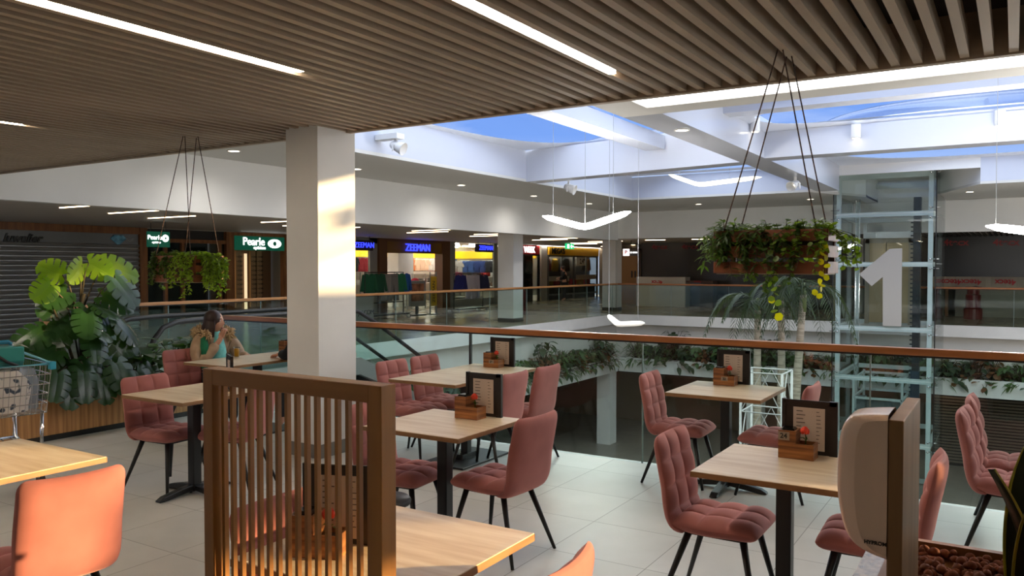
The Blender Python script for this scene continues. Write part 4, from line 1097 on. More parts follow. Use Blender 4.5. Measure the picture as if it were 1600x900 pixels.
def frame_of(d, n):
    d = V(d).normalized(); n = V(n); n = (n - d * n.dot(d))
    n = n.normalized() if n.length > 1e-4 else d.orthogonal().normalized()
    return d, n.cross(d), n
def leaf(m, o, d, n, L, W, droop=.25, fold=.12, k=5, shape='lance'):
    """one leaf from point o along d, upper side n"""
    d, s, n = frame_of(d, n); o = V(o)
    rows = []
    for i in range(k + 1):
        t = i / k
        w = W * (sin(pi * t ** .75) ** .8 if shape == 'lance' else (max(0, 1 - (2 * t - 1) ** 2)) ** .5)
        c = o + d * (L * t) - n * (droop * L * t * t)
        rows.append([c + s * w + n * fold * w, c, c - s * w + n * fold * w])
    return m.grid(rows)
def monstera_leaf(m, o, d, n, L, droop=.25, lobes=4):
    """heart-shaped blade, entire round the midrib and split towards the margin"""
    d, s, n = frame_of(d, n); o = V(o)
    W = L * .50
    def width(t):
        t = max(0, min(1, t))
        return W * (.86 + .14 * sin(pi * min(1, t / .6))) if t < .3 else W * max(0, 1 - ((t - .3) / .72) ** 2.2) ** .6
    def pt(t, w):
        f = abs(w) / W
        return o + d * (L * (t + .10 * f * (t - .35))) + s * w - n * (droop * L * (t * t * .6 + .5 * f * f)) + n * (.05 * L * f)
    nq = lobes * 4
    for sd in (-1, 1):
        m.grid([[pt(i / nq, 0), pt(i / nq, sd * width(i / nq) * .22), pt(i / nq, sd * width(i / nq) * .42)] for i in range(nq + 1)])
        for q in range(lobes):
            t0, t1 = q / lobes, (q + 1) / lobes
            rows = []
            for f, g in ((.42, .03), (.62, .13), (.88, .19), (1.0, .30)):
                a = t0 + g * .5 / lobes + .10 * (f - .42); b = t1 - g * .5 / lobes + .10 * (f - .42)
                c = (a + b) / 2
                rows.append([pt(a, sd * width(a) * f), pt(c, sd * width(c) * f * (1.02 if f == 1 else 1)), pt(b, sd * width(b) * f)])
            m.grid(rows)
        # rounded lobe behind the petiole
        m.grid([[pt(0, 0), pt(0, sd * W * .28), pt(0, sd * W * .55), pt(0.0, sd * W * .86)], [pt(-.03, sd * W * .06), pt(-.10, sd * W * .30), pt(-.12, sd * W * .55), pt(-.06, sd * W * .80)], [pt(-.05, sd * W * .10), pt(-.17, sd * W * .32), pt(-.19, sd * W * .52), pt(-.12, sd * W * .70)]])
    return m

# low timber planter box with monstera and lilies
t = thing('planter_box', 'long low planter box clad in upright bamboo strips', 'planter', (-8.2, 3.9, 0))
MB().box(-.33, .33, -2.4, 2.4, .06, .40).build('cladding', planter_wood, t)
MB().box(-.30, .30, -2.37, 2.37, 0, .06).build('plinth', black, t)
MB().box(-.30, .30, -2.36, 2.36, .40, .405).build('soil_surface', soil, t)
t = thing('monstera', 'tall monstera with split leaves, the top ones coloured as if sunlit from behind', 'plant', (-8.15, 4.72, .405))
o = V((-8.15, 4.72, .405))
rp = random.Random(11)
ml, mt, ms = MB(), MB(), MB()
trunk = [(0, 0, 0), (.02, .0, .25), (-.02, .02, .5), (.0, -.01, .78), (.02, .03, 1.0)]
ms.tube(trunk, [.04, .036, .03, .026, .02], 8)
for dy, dz, lean in ((.12, .02, .5), (-.10, .0, -.4), (.05, .0, .2)):
    ms.tube([(.03, dy * .6, 0), (.05, dy, .3), (.03, dy + lean * .2, .6), (.02, dy + lean * .45, .85)], [.02, .018, .014, .01], 6)
def mon(y, z, x, L, dvec, nvec, top=False, dr=.25):
    """y, z in the world, x offset from the trunk"""
    p = V((x, y - o.y, z - o.z))
    base = V((.0, (y - o.y) * .12, max(.15, (z - o.z) - .38 - .25 * abs(y - o.y))))
    mid = base.lerp(p, .55) + V((0, 0, .08))
    ms.tube([base, mid, p], [.011, .008, .006], 6)
    monstera_leaf(mt if top else ml, p, dvec, nvec, L, dr)
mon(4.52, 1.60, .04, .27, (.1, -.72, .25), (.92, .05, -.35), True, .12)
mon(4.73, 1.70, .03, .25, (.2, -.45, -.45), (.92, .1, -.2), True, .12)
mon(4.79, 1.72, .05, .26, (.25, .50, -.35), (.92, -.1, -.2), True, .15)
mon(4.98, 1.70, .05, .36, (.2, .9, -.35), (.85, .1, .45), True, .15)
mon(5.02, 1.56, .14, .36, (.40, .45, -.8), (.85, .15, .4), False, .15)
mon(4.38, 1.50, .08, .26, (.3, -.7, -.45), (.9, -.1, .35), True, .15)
for k in range(30):
    a = rp.uniform(-1.75, 1.75)
    z = .58 + .86 * rp.random() ** 1.35
    rad = (.52 - .20 * abs((z - .85) / .8)) * rp.uniform(.45, 1.0)
    y = 4.76 + rad * sin(a) * .92; x = rad * cos(a) * .62
    mon(y, z, x, rp.uniform(.24, .34), (cos(a) * .45, sin(a) * .8, rp.uniform(-.95, -.2)), (.85, .35 * sin(a) + rp.uniform(-.3, .3), rp.uniform(.2, .8)), False, rp.uniform(.15, .35))
for k in range(9):
    y = 4.72 + rp.uniform(-.45, .5)
    mon(y, rp.uniform(.58, .75), .3 + rp.uniform(0, .1), rp.uniform(.28, .34), (.45, (y - 4.72) * .8, -.85), (.85, 0, .4), False, .2)
ml.build('foliage', monst, t, smooth=True); mt.build('top_foliage', monst_lit, t, smooth=True)['label'] = 'top leaves coloured as if sunlit'
ms.build('stems', stem_br, t, smooth=True)
def lily_plant(x, y, n, hmax, lab, seed, Lr=(.20, .32), Wr=.065):
    t = thing('leafy_plant', lab, 'plant', (x, y, .405))
    r = random.Random(seed); ml, ms = MB(), MB()
    for k in range(n):
        a = r.uniform(0, 2 * pi); h = r.uniform(.12, hmax); rad = r.uniform(.05, .26)
        p = (rad * cos(a), rad * sin(a), h)
        ms.tube([(0, 0, 0), (p[0] * .4, p[1] * .4, h * .6), p], [.006, .005, .004], 5)
        leaf(ml, p, (cos(a), sin(a), r.uniform(-.2, .6)), (-cos(a) * .3, -sin(a) * .3, 1), r.uniform(*Lr), r.uniform(.7, 1.1) * Wr, r.uniform(.2, .5))
    ml.build('foliage', lily, t, smooth=True); ms.build('stems', stem_br, t)
lily_plant(-8.1, 5.35, 34, .42, 'bushy dark leafed plant right of the monstera in the planter box', 2)
lily_plant(-8.15, 5.85, 40, .48, 'glossy broad leafed plant at the right end of the planter box', 3)
lily_plant(-8.2, 4.05, 24, .35, 'low leafy plant behind the shopping cart in the planter box', 4)

# hanging crates
rope_m = mat('rope_dark', (44, 30, 24), .7)
rope_stripe = vary(rope_m, (92, 66, 52), (60, 60, 60), 1, .4, .6)
def crate(cx, cy, z0, hooks, lab):
    t = thing('hanging_crate', lab, 'hanging planter', (cx, cy, z0))
    W, D, H = .62, .32, .245
    sh_ = .066
    for k in range(3):
        z = k * (H - sh_) / 2
        for sy in (-1, 1):
            MB().box(-W / 2, W / 2, sy * D / 2 - .008, sy * D / 2 + .008, z, z + sh_).build('slat', crate_wood, t, bevel=.002)
        for sx in (-1, 1):
            MB().box(sx * W / 2 - .008, sx * W / 2 + .008, -D / 2 + .009, D / 2 - .009, z, z + sh_).build('end_slat', crate_wood, t, bevel=.002)
    MB().box(-W / 2 + .01, W / 2 - .01, -D / 2 + .01, D / 2 - .01, -.006, .004).build('bottom_board', mat('crate_bottom', (196, 180, 160), .6) if 'crate_bottom' not in MATS else MATS['crate_bottom'], t)
    for sx in (-1, 1):
        for sy in (-1, 1): MB().box(sx * (W / 2 - .025) - .015, sx * (W / 2 - .025) + .015, sy * (D / 2 - .018) - .009, sy * (D / 2 - .018) + .009, .0, H).build('corner_post', crate_wood, t)
    MB().box(-W / 2 + .02, W / 2 - .02, -D / 2 + .02, D / 2 - .02, .14, .20).build('liner_soil', soil, t)
    for i, (sx, sy) in enumerate(((-1, -1), (1, -1), (-1, 1), (1, 1))):
        h = hooks[0] if sy < 0 else hooks[1]
        top = V((h[0] - cx, h[1] - cy, Z_CAFE + .06 - z0))
        end = V((sx * (W / 2 - .05), sy * (D / 2 - .0), H - .02))
        MB().tube([top, end], .0042, 6).build('rope', rope_m, t)
    for h in hooks:
        MB().tube([(h[0] - cx, h[1] - cy, Z_CAFE + .05 - z0), (h[0] - cx, h[1] - cy, Z_CAFE + .2 - z0)], .006, 6).build('hook', black, t)
    return W, D, H
crate(-1.18, 4.80, 1.643, ((-1.135, 4.70), (-1.125, 4.86)), 'slatted wooden crate of trailing plants hanging on ropes at the right')
crate(-6.67, 4.91, 1.539, ((-6.60, 4.84), (-6.58, 4.96)), 'slatted wooden crate of trailing plants hanging on ropes at the left')
def trailing(cx, cy, z, xr, kind, m, lab, seed, n, down, up, leafs, front=True, ends=0, share=.38):
    """sprays that rise from the crate and strands that spill over its rim"""
    t = thing('trailing_plant', lab, 'plant', (cx, cy, z))
    r = random.Random(seed); f, s = MB(), MB()
    D = .155
    def put(p, d, sc=1.0):
        nn = V((r.uniform(-.4, .4), r.uniform(-.6, .2), 1))
        if kind == 'fine':
            leaf(f, p, d, nn, r.uniform(.045, .075) * sc, .0075 * sc, .3, .1, 3)
        elif kind == 'round':
            leaf(f, p, d, nn, r.uniform(.024, .036) * sc, .015 * sc, .15, .05, 4, 'oval')
        else:
            leaf(f, p, d, nn, r.uniform(.028, .042) * sc, .013 * sc, .2, .1, 3)
    for k in range(n):
        x0 = r.uniform(*xr); side = -1 if r.random() < .72 else 1
        y0 = side * D + r.uniform(-.02, .02)
        L = down * r.uniform(.35, 1.0) * (1 if r.random() < .8 else 1.25)
        out = r.uniform(.02, .06)
        ex = 0
        if ends and r.random() < share:
            ex = ends; side_x = ends * (.30)
        pts = []
        for q in range(9):
            u = q / 8
            if ex:
                pts.append(V((side_x + ex * (out * 2.2 * min(1, u * 3) + .02 * u), r.uniform(-.12, .12) if q == 0 else pts[0].y + .01 * sin(u * 7), .03 - L * u ** 1.2)))
            else:
                pts.append(V((x0 + .02 * sin(u * 5 + k), y0 + side * out * min(1, u * 3), .03 - L * u ** 1.2)))
        s.tube(pts, .0016, 4)
        for q in range(int(leafs * L / down) + 3):
            u = r.random() * 8
            i = min(7, int(u)); p = pts[i].lerp(pts[i + 1], u - i)
            a = r.uniform(0, 2 * pi)
            put(p, (cos(a), sin(a) * .8, r.uniform(-.9, .2)))
    for k in range(int(n * 1.1)):
        x0 = r.uniform(*xr); y0 = r.uniform(-D, D)
        h = up * r.uniform(.3, 1)
        p1 = V((x0 + r.uniform(-.05, .05), y0 + r.uniform(-.05, .05), h))
        s.tube([(x0, y0, -.02), p1], .0018, 4)
        for q in range(int(leafs * .6)):
            u = r.uniform(.2, 1); p = V((x0, y0, -.02)).lerp(p1, u); a = r.uniform(0, 2 * pi)
            put(p, (cos(a), sin(a), r.uniform(-.2, .7)), 1.1)
    st_ = s.build('stems', stem_br, t); st_['kind'] = 'stuff'; f.build('foliage', m, t, smooth=False)
T_ = (-1.18, 4.80, 1.865)
trailing(*T_, (-.31, -.06), 'fine', vine_d, 'fine leaved trailing plant at the left end of the right hanging crate', 21, 30, .23, .085, 28, ends=-1)
trailing(*T_, (-.14, .16), 'ivy', vine_d, 'dark ivy spilling over the middle of the right hanging crate', 22, 17, .30, .085, 26)
trailing(*T_, (.08, .31), 'round', round_m, 'round leaved trailing plant at the right end of the right hanging crate', 23, 24, .25, .085, 22, ends=1)
# long strand below the crate with leaves painted yellow as if backlit
t = thing('trailing_vine', 'single long vine hanging below the right crate with leaves coloured as if backlit at its tip', 'plant', (-1.15, 4.63, 1.87))
s, f = MB(), MB()
pts = [V((0, 0, 0)), V((.01, -.03, -.1)), V((0, -.03, -.25)), V((.015, -.02, -.36)), V((.02, -.02, -.45))]
s.tube(pts, .002, 5)
for k in range(16):
    u = k / 16 * 4; i = int(u); p = pts[i].lerp(pts[i + 1], u - i); a = k * 2.4
    leaf(f, p, (cos(a), sin(a), -.4), (-.2, -.8, .5), .04, .02, .1, .05, 4, 'oval')
f.build('foliage', round_m, t); s.build('stem', stem_br, t)
f = MB(); leaf(f, pts[-1], (.5, 0, -.5), (0, -1, .2), .05, .024, .1, .05, 4, 'oval'); leaf(f, pts[-2], (-.5, 0, -.4), (0, -1, .2), .045, .022, .1, .05, 4, 'oval')
f.build('backlit_leaves', leafmat('backlit_leaf', (214, 196, 30), (196, 170, 24), .4, .5), t)['label'] = 'leaves coloured as if backlit'  # yellow stands in for sun shining through these leaves
t = thing('trailing_vine', 'short vine with leaves coloured as if backlit at the right corner of the right crate', 'plant', (-.89, 4.62, 1.80))
f, s = MB(), MB()
pts = [V((0, 0, 0)), V((.02, -.02, -.1)), V((.01, -.02, -.2)), V((-.03, -.02, -.29))]
s.tube(pts, .002, 5)
for k in range(14):
    u = k / 14 * 3; i = int(u); p = pts[i].lerp(pts[i + 1], u - i); a = k * 2.4
    leaf(f, p, (cos(a), sin(a), -.4), (.5, -.8, .3), .036, .018, .1, .05, 4, 'oval')
f.build('backlit_leaves', MATS['backlit_leaf'], t); s.build('stem', stem_br, t)
T_ = (-6.67, 4.91, 1.76)
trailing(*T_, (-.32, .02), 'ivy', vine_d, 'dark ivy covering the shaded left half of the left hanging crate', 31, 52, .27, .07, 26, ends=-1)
trailing(*T_, (.04, .31), 'ivy', vine_lit, 'bright sunlit ivy covering the right end of the left hanging crate', 32, 90, .34, .06, 26, ends=1, share=.6)
t = thing('leafy_plant', 'broad dark leaf plant rising from the middle of the left hanging crate', 'plant', (-6.63, 4.91, 1.735))
f = MB()
for k in range(5):
    a = k * 1.3 + .4
    leaf(f, (0, 0, .02), (cos(a) * .8, sin(a) * .6, .75), (-cos(a), -sin(a), .6), .13, .04, .35)
f.build('foliage', lily, t, smooth=True)

# ---------------------------------------------------------------- atrium planters
for nm, lab, bx_ in (('planter_trough', 'white planter trough running along the left side of the void', (-12.2, -11.85, 9, 26.2)), ('planter_trough', 'white planter trough along the back of the void behind the palms and the lift', (-11.85, 8, 26.25, 26.78))):
    x0, x1, y0, y1 = bx_
    t = thing(nm, lab, 'planter', ((x0 + x1) / 2, (y0 + y1) / 2, -2.0))
    a, b = (x1 - x0) / 2, (y1 - y0) / 2
    MB().box(-a, a, -b, -b + .02, 0, .5).box(-a, a, b - .02, b, 0, .5).box(-a, -a + .02, -b + .02, b - .02, 0, .5).box(a - .02, a, -b + .02, b - .02, 0, .5).box(-a + .02, a - .02, -b + .02, b - .02, 0, .02).build('trough_shell', white, t)
    MB().box(-a + .02, a - .02, -b + .02, b - .02, .40, .44).build('soil_surface', soil, t)
def clump(kind, m, seed):
    r = random.Random(seed); f, s = MB(), MB()
    t = thing('bed_plant', '', 'plant')
    n = {'broad': 64, 'fern': 120, 'rust': 80, 'tall': 64}[kind]
    for k in range(n):
        a = r.uniform(0, 2 * pi); h = r.uniform(.08, .48 if kind != 'tall' else .75); rad = r.uniform(.04, .32)
        if r.random() < .25: h = r.uniform(-.12, .05); rad = .34
        p = V((rad * cos(a), rad * sin(a) * .9, h))
        s.tube([(0, 0, 0), (p.x * .5, p.y * .5, max(.02, h * .7)), p], .005, 4)
        d = (cos(a), sin(a), r.uniform(-.7, .4))
        if kind == 'broad' or kind == 'tall': leaf(f, p, d, (0, 0, 1), r.uniform(.16, .26), r.uniform(.05, .075), .35, .12, 4)
        elif kind == 'rust': leaf(f, p, d, (0, 0, 1), r.uniform(.10, .18), .05, .3, .1, 4, 'oval')
        else: leaf(f, p, d, (0, 0, 1), r.uniform(.16, .28), .018, .4, .1, 4)
    f.build('foliage', m, t, smooth=True); s.build('stems', stem_br, t)
    return t
kinds = [clump('broad', bed_g, 41), clump('fern', bed_g, 42), clump('broad', bed_d, 43), clump('rust', bed_r, 44), clump('tall', bed_d, 45)]
klab = ['broad green leafy clump', 'fine strap leaved clump', 'dark broad leafy clump', 'rusty brown leafy clump', 'tall dark leafy clump']
used = [0] * 5
rp = random.Random(9)
spots = [('side', y) for y in [13.5 + .38 * k for k in range(33)]] + [('back', x) for x in [-11.3 + .36 * k for k in range(35)]]
seq = [0, 1, 2, 0, 4, 1, 0, 2, 3, 1, 0, 2, 1, 0, 4, 2, 0, 1, 2, 3, 4, 3, 0, 1, 2, 0, 3, 1, 0, 2, 4, 3, 1, 1, 0, 2, 0, 4, 2, 0, 3, 2]
for i, (sd, q) in enumerate(spots):
    k = seq[i % len(seq)]
    loc = (-12.0, q, -1.56) if sd == 'side' else (q, 26.5, -1.56)
    where = 'in the white trough along the left side of the void' if sd == 'side' else 'in the white trough along the back of the void'
    grp = klab[k] + 's ' + where
    if not used[k]:
        o = kinds[k]; o.location = loc; used[k] = 1
    else:
        o = dup(kinds[k], None, loc, rp.uniform(0, 6.28))
    s_ = rp.uniform(1.05, 1.4); o.scale = (s_, s_, s_)
    o['label'] = '%s, %s plant from the %s' % (klab[k], nth(i if sd == 'side' else i - 33), 'near end of the left white trough' if sd == 'side' else 'left corner of the back white trough'); o['group'] = grp

# palms
def palm(x, y, zc, lean, lab, seed, nf=11, sc=1.0, dirs=None):
    t = thing('palm_tree', lab, 'palm', (x, y, Z_LOW))
    r = random.Random(seed)
    H = zc - Z_LOW
    pts = [V((-lean * (1 - k / 8), 0, H * k / 8)) for k in range(9)]
    MB().tube(pts, [.13 - .065 * k / 8 for k in range(9)], 12).build('trunk', bark, t, smooth=True)
    top = pts[-1]
    MB().tube([top + V((0, 0, -.35)), top + V((0, 0, -.1)), top + V((0, 0, .25))], [.062, .07, .03], 10).build('crownshaft', mat('crownshaft%d' % seed, (96, 110, 60), .5), t, smooth=True)
    for k in range(nf):
        a = k * 2 * pi / nf + r.uniform(-.2, .2)
        L = sc * r.uniform(1.15, 1.55); rise = r.uniform(.45, 1.0); drop = r.uniform(.45, .85)
        if dirs and k < len(dirs): a, L, rise, drop = dirs[k]
        m = MB(); ax = []
        for q in range(15):
            u = q / 14
            ax.append(top + V((cos(a) * L * .78 * (u - .12 * u * u), sin(a) * L * .78 * (u - .12 * u * u), .12 + L * (rise * u - (rise + drop * .8) * u ** 2.3))))
        m.tube(ax, [.012 * (1 - .8 * q / 14) for q in range(15)], 5)
        s_ = V((-sin(a), cos(a), 0))
        for q in range(25):
            u = .14 + .86 * q / 25
            i = min(13, int(u * 14)); p = ax[i].lerp(ax[i + 1], u * 14 - i)
            tg = (ax[i + 1] - ax[i]).normalized()
            ll = .38 * sc * sin(pi * min(1, .22 + .78 * u)) ** .7 + .05
            for sd in (-1, 1):
                leaf(m, p, tg * .7 + s_ * sd * .85 + V((0, 0, r.uniform(-.3, .0))), V((0, 0, 1)) + s_ * sd * .1, ll * r.uniform(.85, 1.05), .012, r.uniform(.10, .25), .3, 3)
        m.build('frond', palm_g, t)
palm(-4.53, 17.0, .78, .0, 'left palm of the three in the void, with a frond arching far to the left', 51, 8, .92,
     [(pi - .1, 1.8, .65, .62), (pi * 1.35, 1.15, .6, 1.05), (-.5, 1.2, .8, .7), (-pi / 2, 1.1, .45, 1.0), (.5, 1.2, 1.0, .5)])
palm(-4.13, 17.3, .98, -.08, 'middle palm of the three in the void, behind the hanging crate', 52, 7, .85)
palm(-3.62, 17.0, 1.12, .35, 'right palm of the three in the void, its fronds touching the lift', 53, 9, .95,
     [(-.2, 1.6, .5, .9), (pi * 1.2, 1.3, .45, 1.0), (-1.0, 1.4, .6, .9), (pi - .4, 1.3, .8, .7), (-1.7, 1.2, .5, 1.0)])
# white lattice truss tower on the lower floor
t = thing('truss_tower', 'white lattice truss tower standing among the palm trunks', 'truss', (-3.14, 12.3, Z_LOW))
wt = mat('truss_white', (190, 190, 188), .4)
H = 4.72
for sx in (-1, 1):
    for sy in (-1, 1): MB().tube([(sx * .3, sy * .3, 0), (sx * .3, sy * .3, H)], .019, 8).build('upright', wt, t, smooth=True)
br = MB()
for k in range(8):
    z0, z1 = H * k / 8, H * (k + 1) / 8
    for a, b in (((-.3, -.3), (.3, -.3)), ((.3, -.3), (.3, .3)), ((.3, .3), (-.3, .3)), ((-.3, .3), (-.3, -.3))):
        br.tube([(*a, z1), (*b, z1)], .011, 6)
        br.tube([(*a, z0), ((a[0] + b[0]) / 2, (a[1] + b[1]) / 2, z1), (*b, z0)], .009, 6)
br.build('bracing', wt, t)

# ================================================================ GLASS LIFT
t = thing('glass_lift', 'glass lift shaft with pale steel frame and a large numeral 1', 'lift', (-2.905, 24.5, Z_LOW))
fr_m = mat('lift_frame', (206, 213, 211), .35)
A, B = 1.095, 1.5
for sx in (-1, 1):
    for sy in (-1, 1): MB().box(sx * A - .055, sx * A + .055, sy * B - .055, sy * B + .055, 0, 8.74).build('post', fr_m, t)
for z in (8.66, 7.66, 6.36, 4.68, 3.36, 1.7, .1):
    h = .075 if z < 8 else .09
    for sy in (-1, 1): MB().box(-A + .055, A - .055, sy * B - .05, sy * B + .05, z - h, z + h * .6).build('cross_beam', fr_m, t)
    for sx in (-1, 1): MB().box(sx * A - .05, sx * A + .05, -B + .055, B - .055, z - h, z + h * .6).build('side_beam', fr_m, t)
zs = [.1, 1.7, 3.36, 4.68, 6.36, 7.66, 8.78]
for z0, z1 in zip(zs, zs[1:]):
    MB().box(-A - .12, A + .12, -B - .10, -B - .085, z0 + .012, z1 - .012).build('glass_pane', glass_lift, t)
    MB().box(A + .105, A + .12, -B - .08, B, z0 + .012, z1 - .012).build('glass_pane', glass_lift, t)
    MB().box(-A - .12, -A - .105, -B - .08, B, z0 + .012, z1 - .012).build('glass_pane', glass_lift, t)
for sx in (-1, 1): MB().box(sx * (A + .125) - .012, sx * (A + .125) + .012, -B - .105, -B - .08, .1, 8.78).build('edge_joint', black, t)
bt = MB()
for z in zs:
    for sx in (-1, 1):
        for dz in (-.12, .12): bt.ball((sx * A, -B - .11, z + dz), .03, 8, 5).tube([(sx * (A + .02), -B - .06, z + dz), (sx * (A + .2), -B - .06, z + dz)], .012, 6)
bt.build('glass_fixings', chrome, t, smooth=True)
one = [(-3.468, 1.486), (-3.161, 1.178), (-2.896, 1.422), (-2.882, .149), (-2.444, .158), (-2.452, 2.156), (-2.743, 2.143)]
m = MB(); m.prism([(x + 2.905, z - Z_LOW) for x, z in one][::-1], -B - .125, -B - .105, lambda x, z, y: (x, y, z))
m.build('numeral', mat('numeral_grey', (166, 161, 154), .5), t)
# landing doors, guide column, car
ld = mat('landing_frame', (150, 140, 122), .35, .3)
MB().box(-.86, -.74, B - .12, B - .06, 4.6, 7.1).box(.30, .42, B - .12, B - .06, 4.6, 7.1).box(-.86, .42, B - .12, B - .06, 6.98, 7.12).build('landing_frame', ld, t)
MB().box(-.74, -.30, B - .10, B - .07, 4.65, 6.98).box(-.28, .30, B - .10, B - .07, 4.65, 6.98).build('landing_door', mat('landing_door', (170, 150, 116), .3, .3), t)
MB().box(-.9, .6, B - .2, B - .1, 7.12, 7.3).box(-.8, -.55, B - .24, B - .2, 7.14, 7.26).box(.1, .35, B - .24, B - .2, 7.14, 7.26).box(-.9, -.8, B - .2, B - .1, 7.3, 7.55).box(.5, .6, B - .2, B - .1, 7.3, 7.6).build('door_drive', steel, t)
g = MB().box(.52, .70, .3, .6, 0, 8.2)
for k in range(60): g.box(.46, .52, .3, .34, .4 + k * .12, .44 + k * .12)
g.build('guide_column', mat('guide_dark', (40, 48, 54), .4), t)
g = MB().box(.5, .72, .25, .3, 2.6, 3.4)
g.build('counterweight', mat('counterweight_blue', (20, 54, 78), .4), t)
for q_ in (-.95, -.85): MB().tube([(q_, .3, 0), (q_, .3, 8.3)], .014, 6).build('cable', chrome, t)
c = MB()
for x_ in (-.78, .42):
    for y_ in (-.9, .9): c.box(x_ - .03, x_ + .03, y_ - .03, y_ + .03, .3, 3.3)
for z in (.3, 2.3, 2.7, 3.2):
    c.box(-.78, .42, -.93, -.87, z, z + .06).box(-.78, .42, .87, .93, z, z + .06).box(-.81, -.75, -.9, .9, z, z + .06).box(.39, .45, -.9, .9, z, z + .06)
car = c.build('car', fr_m, t)
MB().box(-.78, .42, -.92, -.91, .36, 2.3).box(-.8, -.79, -.9, .9, .36, 2.3).build('car_glass', glass_lift, car)
MB().box(-.76, .40, -.88, .88, 2.32, 2.40).box(-.72, -.5, -.8, -.5, 2.4, 2.75).box(.15, .36, -.8, -.5, 2.4, 2.65).build('car_roof', mat('car_roof', (92, 104, 106), .4), car)
MB().box(-.2, .0, -.9, -.88, 2.42, 2.5).build('yellow_tag', mat('yellow_tag', (220, 210, 40), .5), car)

# ================================================================ ESCALATOR
t = thing('escalator', 'escalator going down along the left gallery behind the seated woman', 'escalator', (-10.3, 6.6, 0))
struct('floor_landing', MB().box(-12, -8.6, 6.44, 8.4, -.3, -.001), tile_m)
def esc_path(y0, zt, n=10):
    p = []
    for k in range(n + 1):
        a = pi * 1.5 - pi * k / n
        p.append((y0 + .20 + .42 * cos(a) * .5, zt - .42 + .42 * sin(a)))
    return p
K0, SL = 4.0, .577
yend = K0 + 4.6 / SL
for xx in (-.55, .55):
    hp = [(.36, .14), (.16, .2), (.02, .36), (-.02, .52), (.04, .70), (.18, .86), (.40, .925), (.8, .94), (K0 - .5, .94), (K0, .90), (K0 + .5, .66)]
    hp += [(K0 + .5 + k, .66 - SL * k) for k in (2, 4, 6)] + [(yend, -3.75)]
    pts = [(xx, y, z) for y, z in hp]
    MB().tube(pts, .038, 8).build('handrail', black_rub, t, smooth=True)
    poly = [(.05, .05), (.03, .5), (.10, .74), (.3, .89), (K0 - .5, .90), (K0, .86), (K0 + .5, .62), (yend, -3.8), (yend, -4.55), (K0 + .3, .05)]
    MB().prism(poly, xx - .006, xx + .006, lambda y, z, x: (x, y, z)).build('glass_balustrade', glass_rail, t)
    sk = [(.0, .0), (.0, .10), (K0, .10), (K0 + .4, -.08), (yend, -4.45), (yend, -4.6), (K0 + .4, -.36), (K0, -.2)]
    MB().prism(sk, xx - .06, xx + .06, lambda y, z, x: (x, y, z)).build('skirt', steel, t)
st = MB()
for k in range(22):
    y0 = K0 + k * .36; z0 = -.2 * k - .02
    if z0 < -4.5: break
    st.box(-.48, .48, y0, y0 + .40, z0 - .22, z0)
st.box(-.48, .48, 1.9, K0, -.02, .01)
st.build('steps', mat('esc_steps', (70, 72, 74), .4, .6), t)
MB().prism([(1.9, -.32), (K0, -.32), (yend, -4.59), (yend - .6, -4.59), (K0 - .3, -.8), (1.9, -.8)], -.62, .62, lambda y, z, x: (x, y, z)).build('truss_cladding', white, t)
# ================================================================ PEOPLE
skin_m = mat('skin', (206, 152, 126), .5, 0, Subsurface_Weight=.08)
def skin_mesh(chains, levels=2):
    """one continuous surface grown round a skeleton: chains share joints by position; the first point is the root"""
    idx, vs, rad, es = {}, [], [], set()
    for ch in chains:
        prev = None
        for p, r in ch:
            k = tuple(round(c, 4) for c in p)
            if k not in idx:
                idx[k] = len(vs); vs.append(p); rad.append(r)
            i = idx[k]
            if prev is not None and prev != i: es.add((prev, i))
            prev = i
    me = bpy.data.meshes.new('skin_tmp'); me.from_pydata(vs, list(es), [])
    ob = bpy.data.objects.new('skin_tmp', me); COL.objects.link(ob)
    ob.modifiers.new('s', 'SKIN')
    for i, d in enumerate(me.skin_vertices[0].data):
        r = rad[i]; d.radius = (r, r) if not isinstance(r, tuple) else r; d.use_root = (i == 0)
    sm = ob.modifiers.new('u', 'SUBSURF'); sm.levels = sm.render_levels = levels
    em = bpy.data.meshes.new_from_object(ob.evaluated_get(bpy.context.evaluated_depsgraph_get()))
    out = MB(); out.v = [tuple(v.co) for v in em.vertices]; out.f = [tuple(p.vertices) for p in em.polygons]
    bpy.data.objects.remove(ob); bpy.data.meshes.remove(em)
    return out
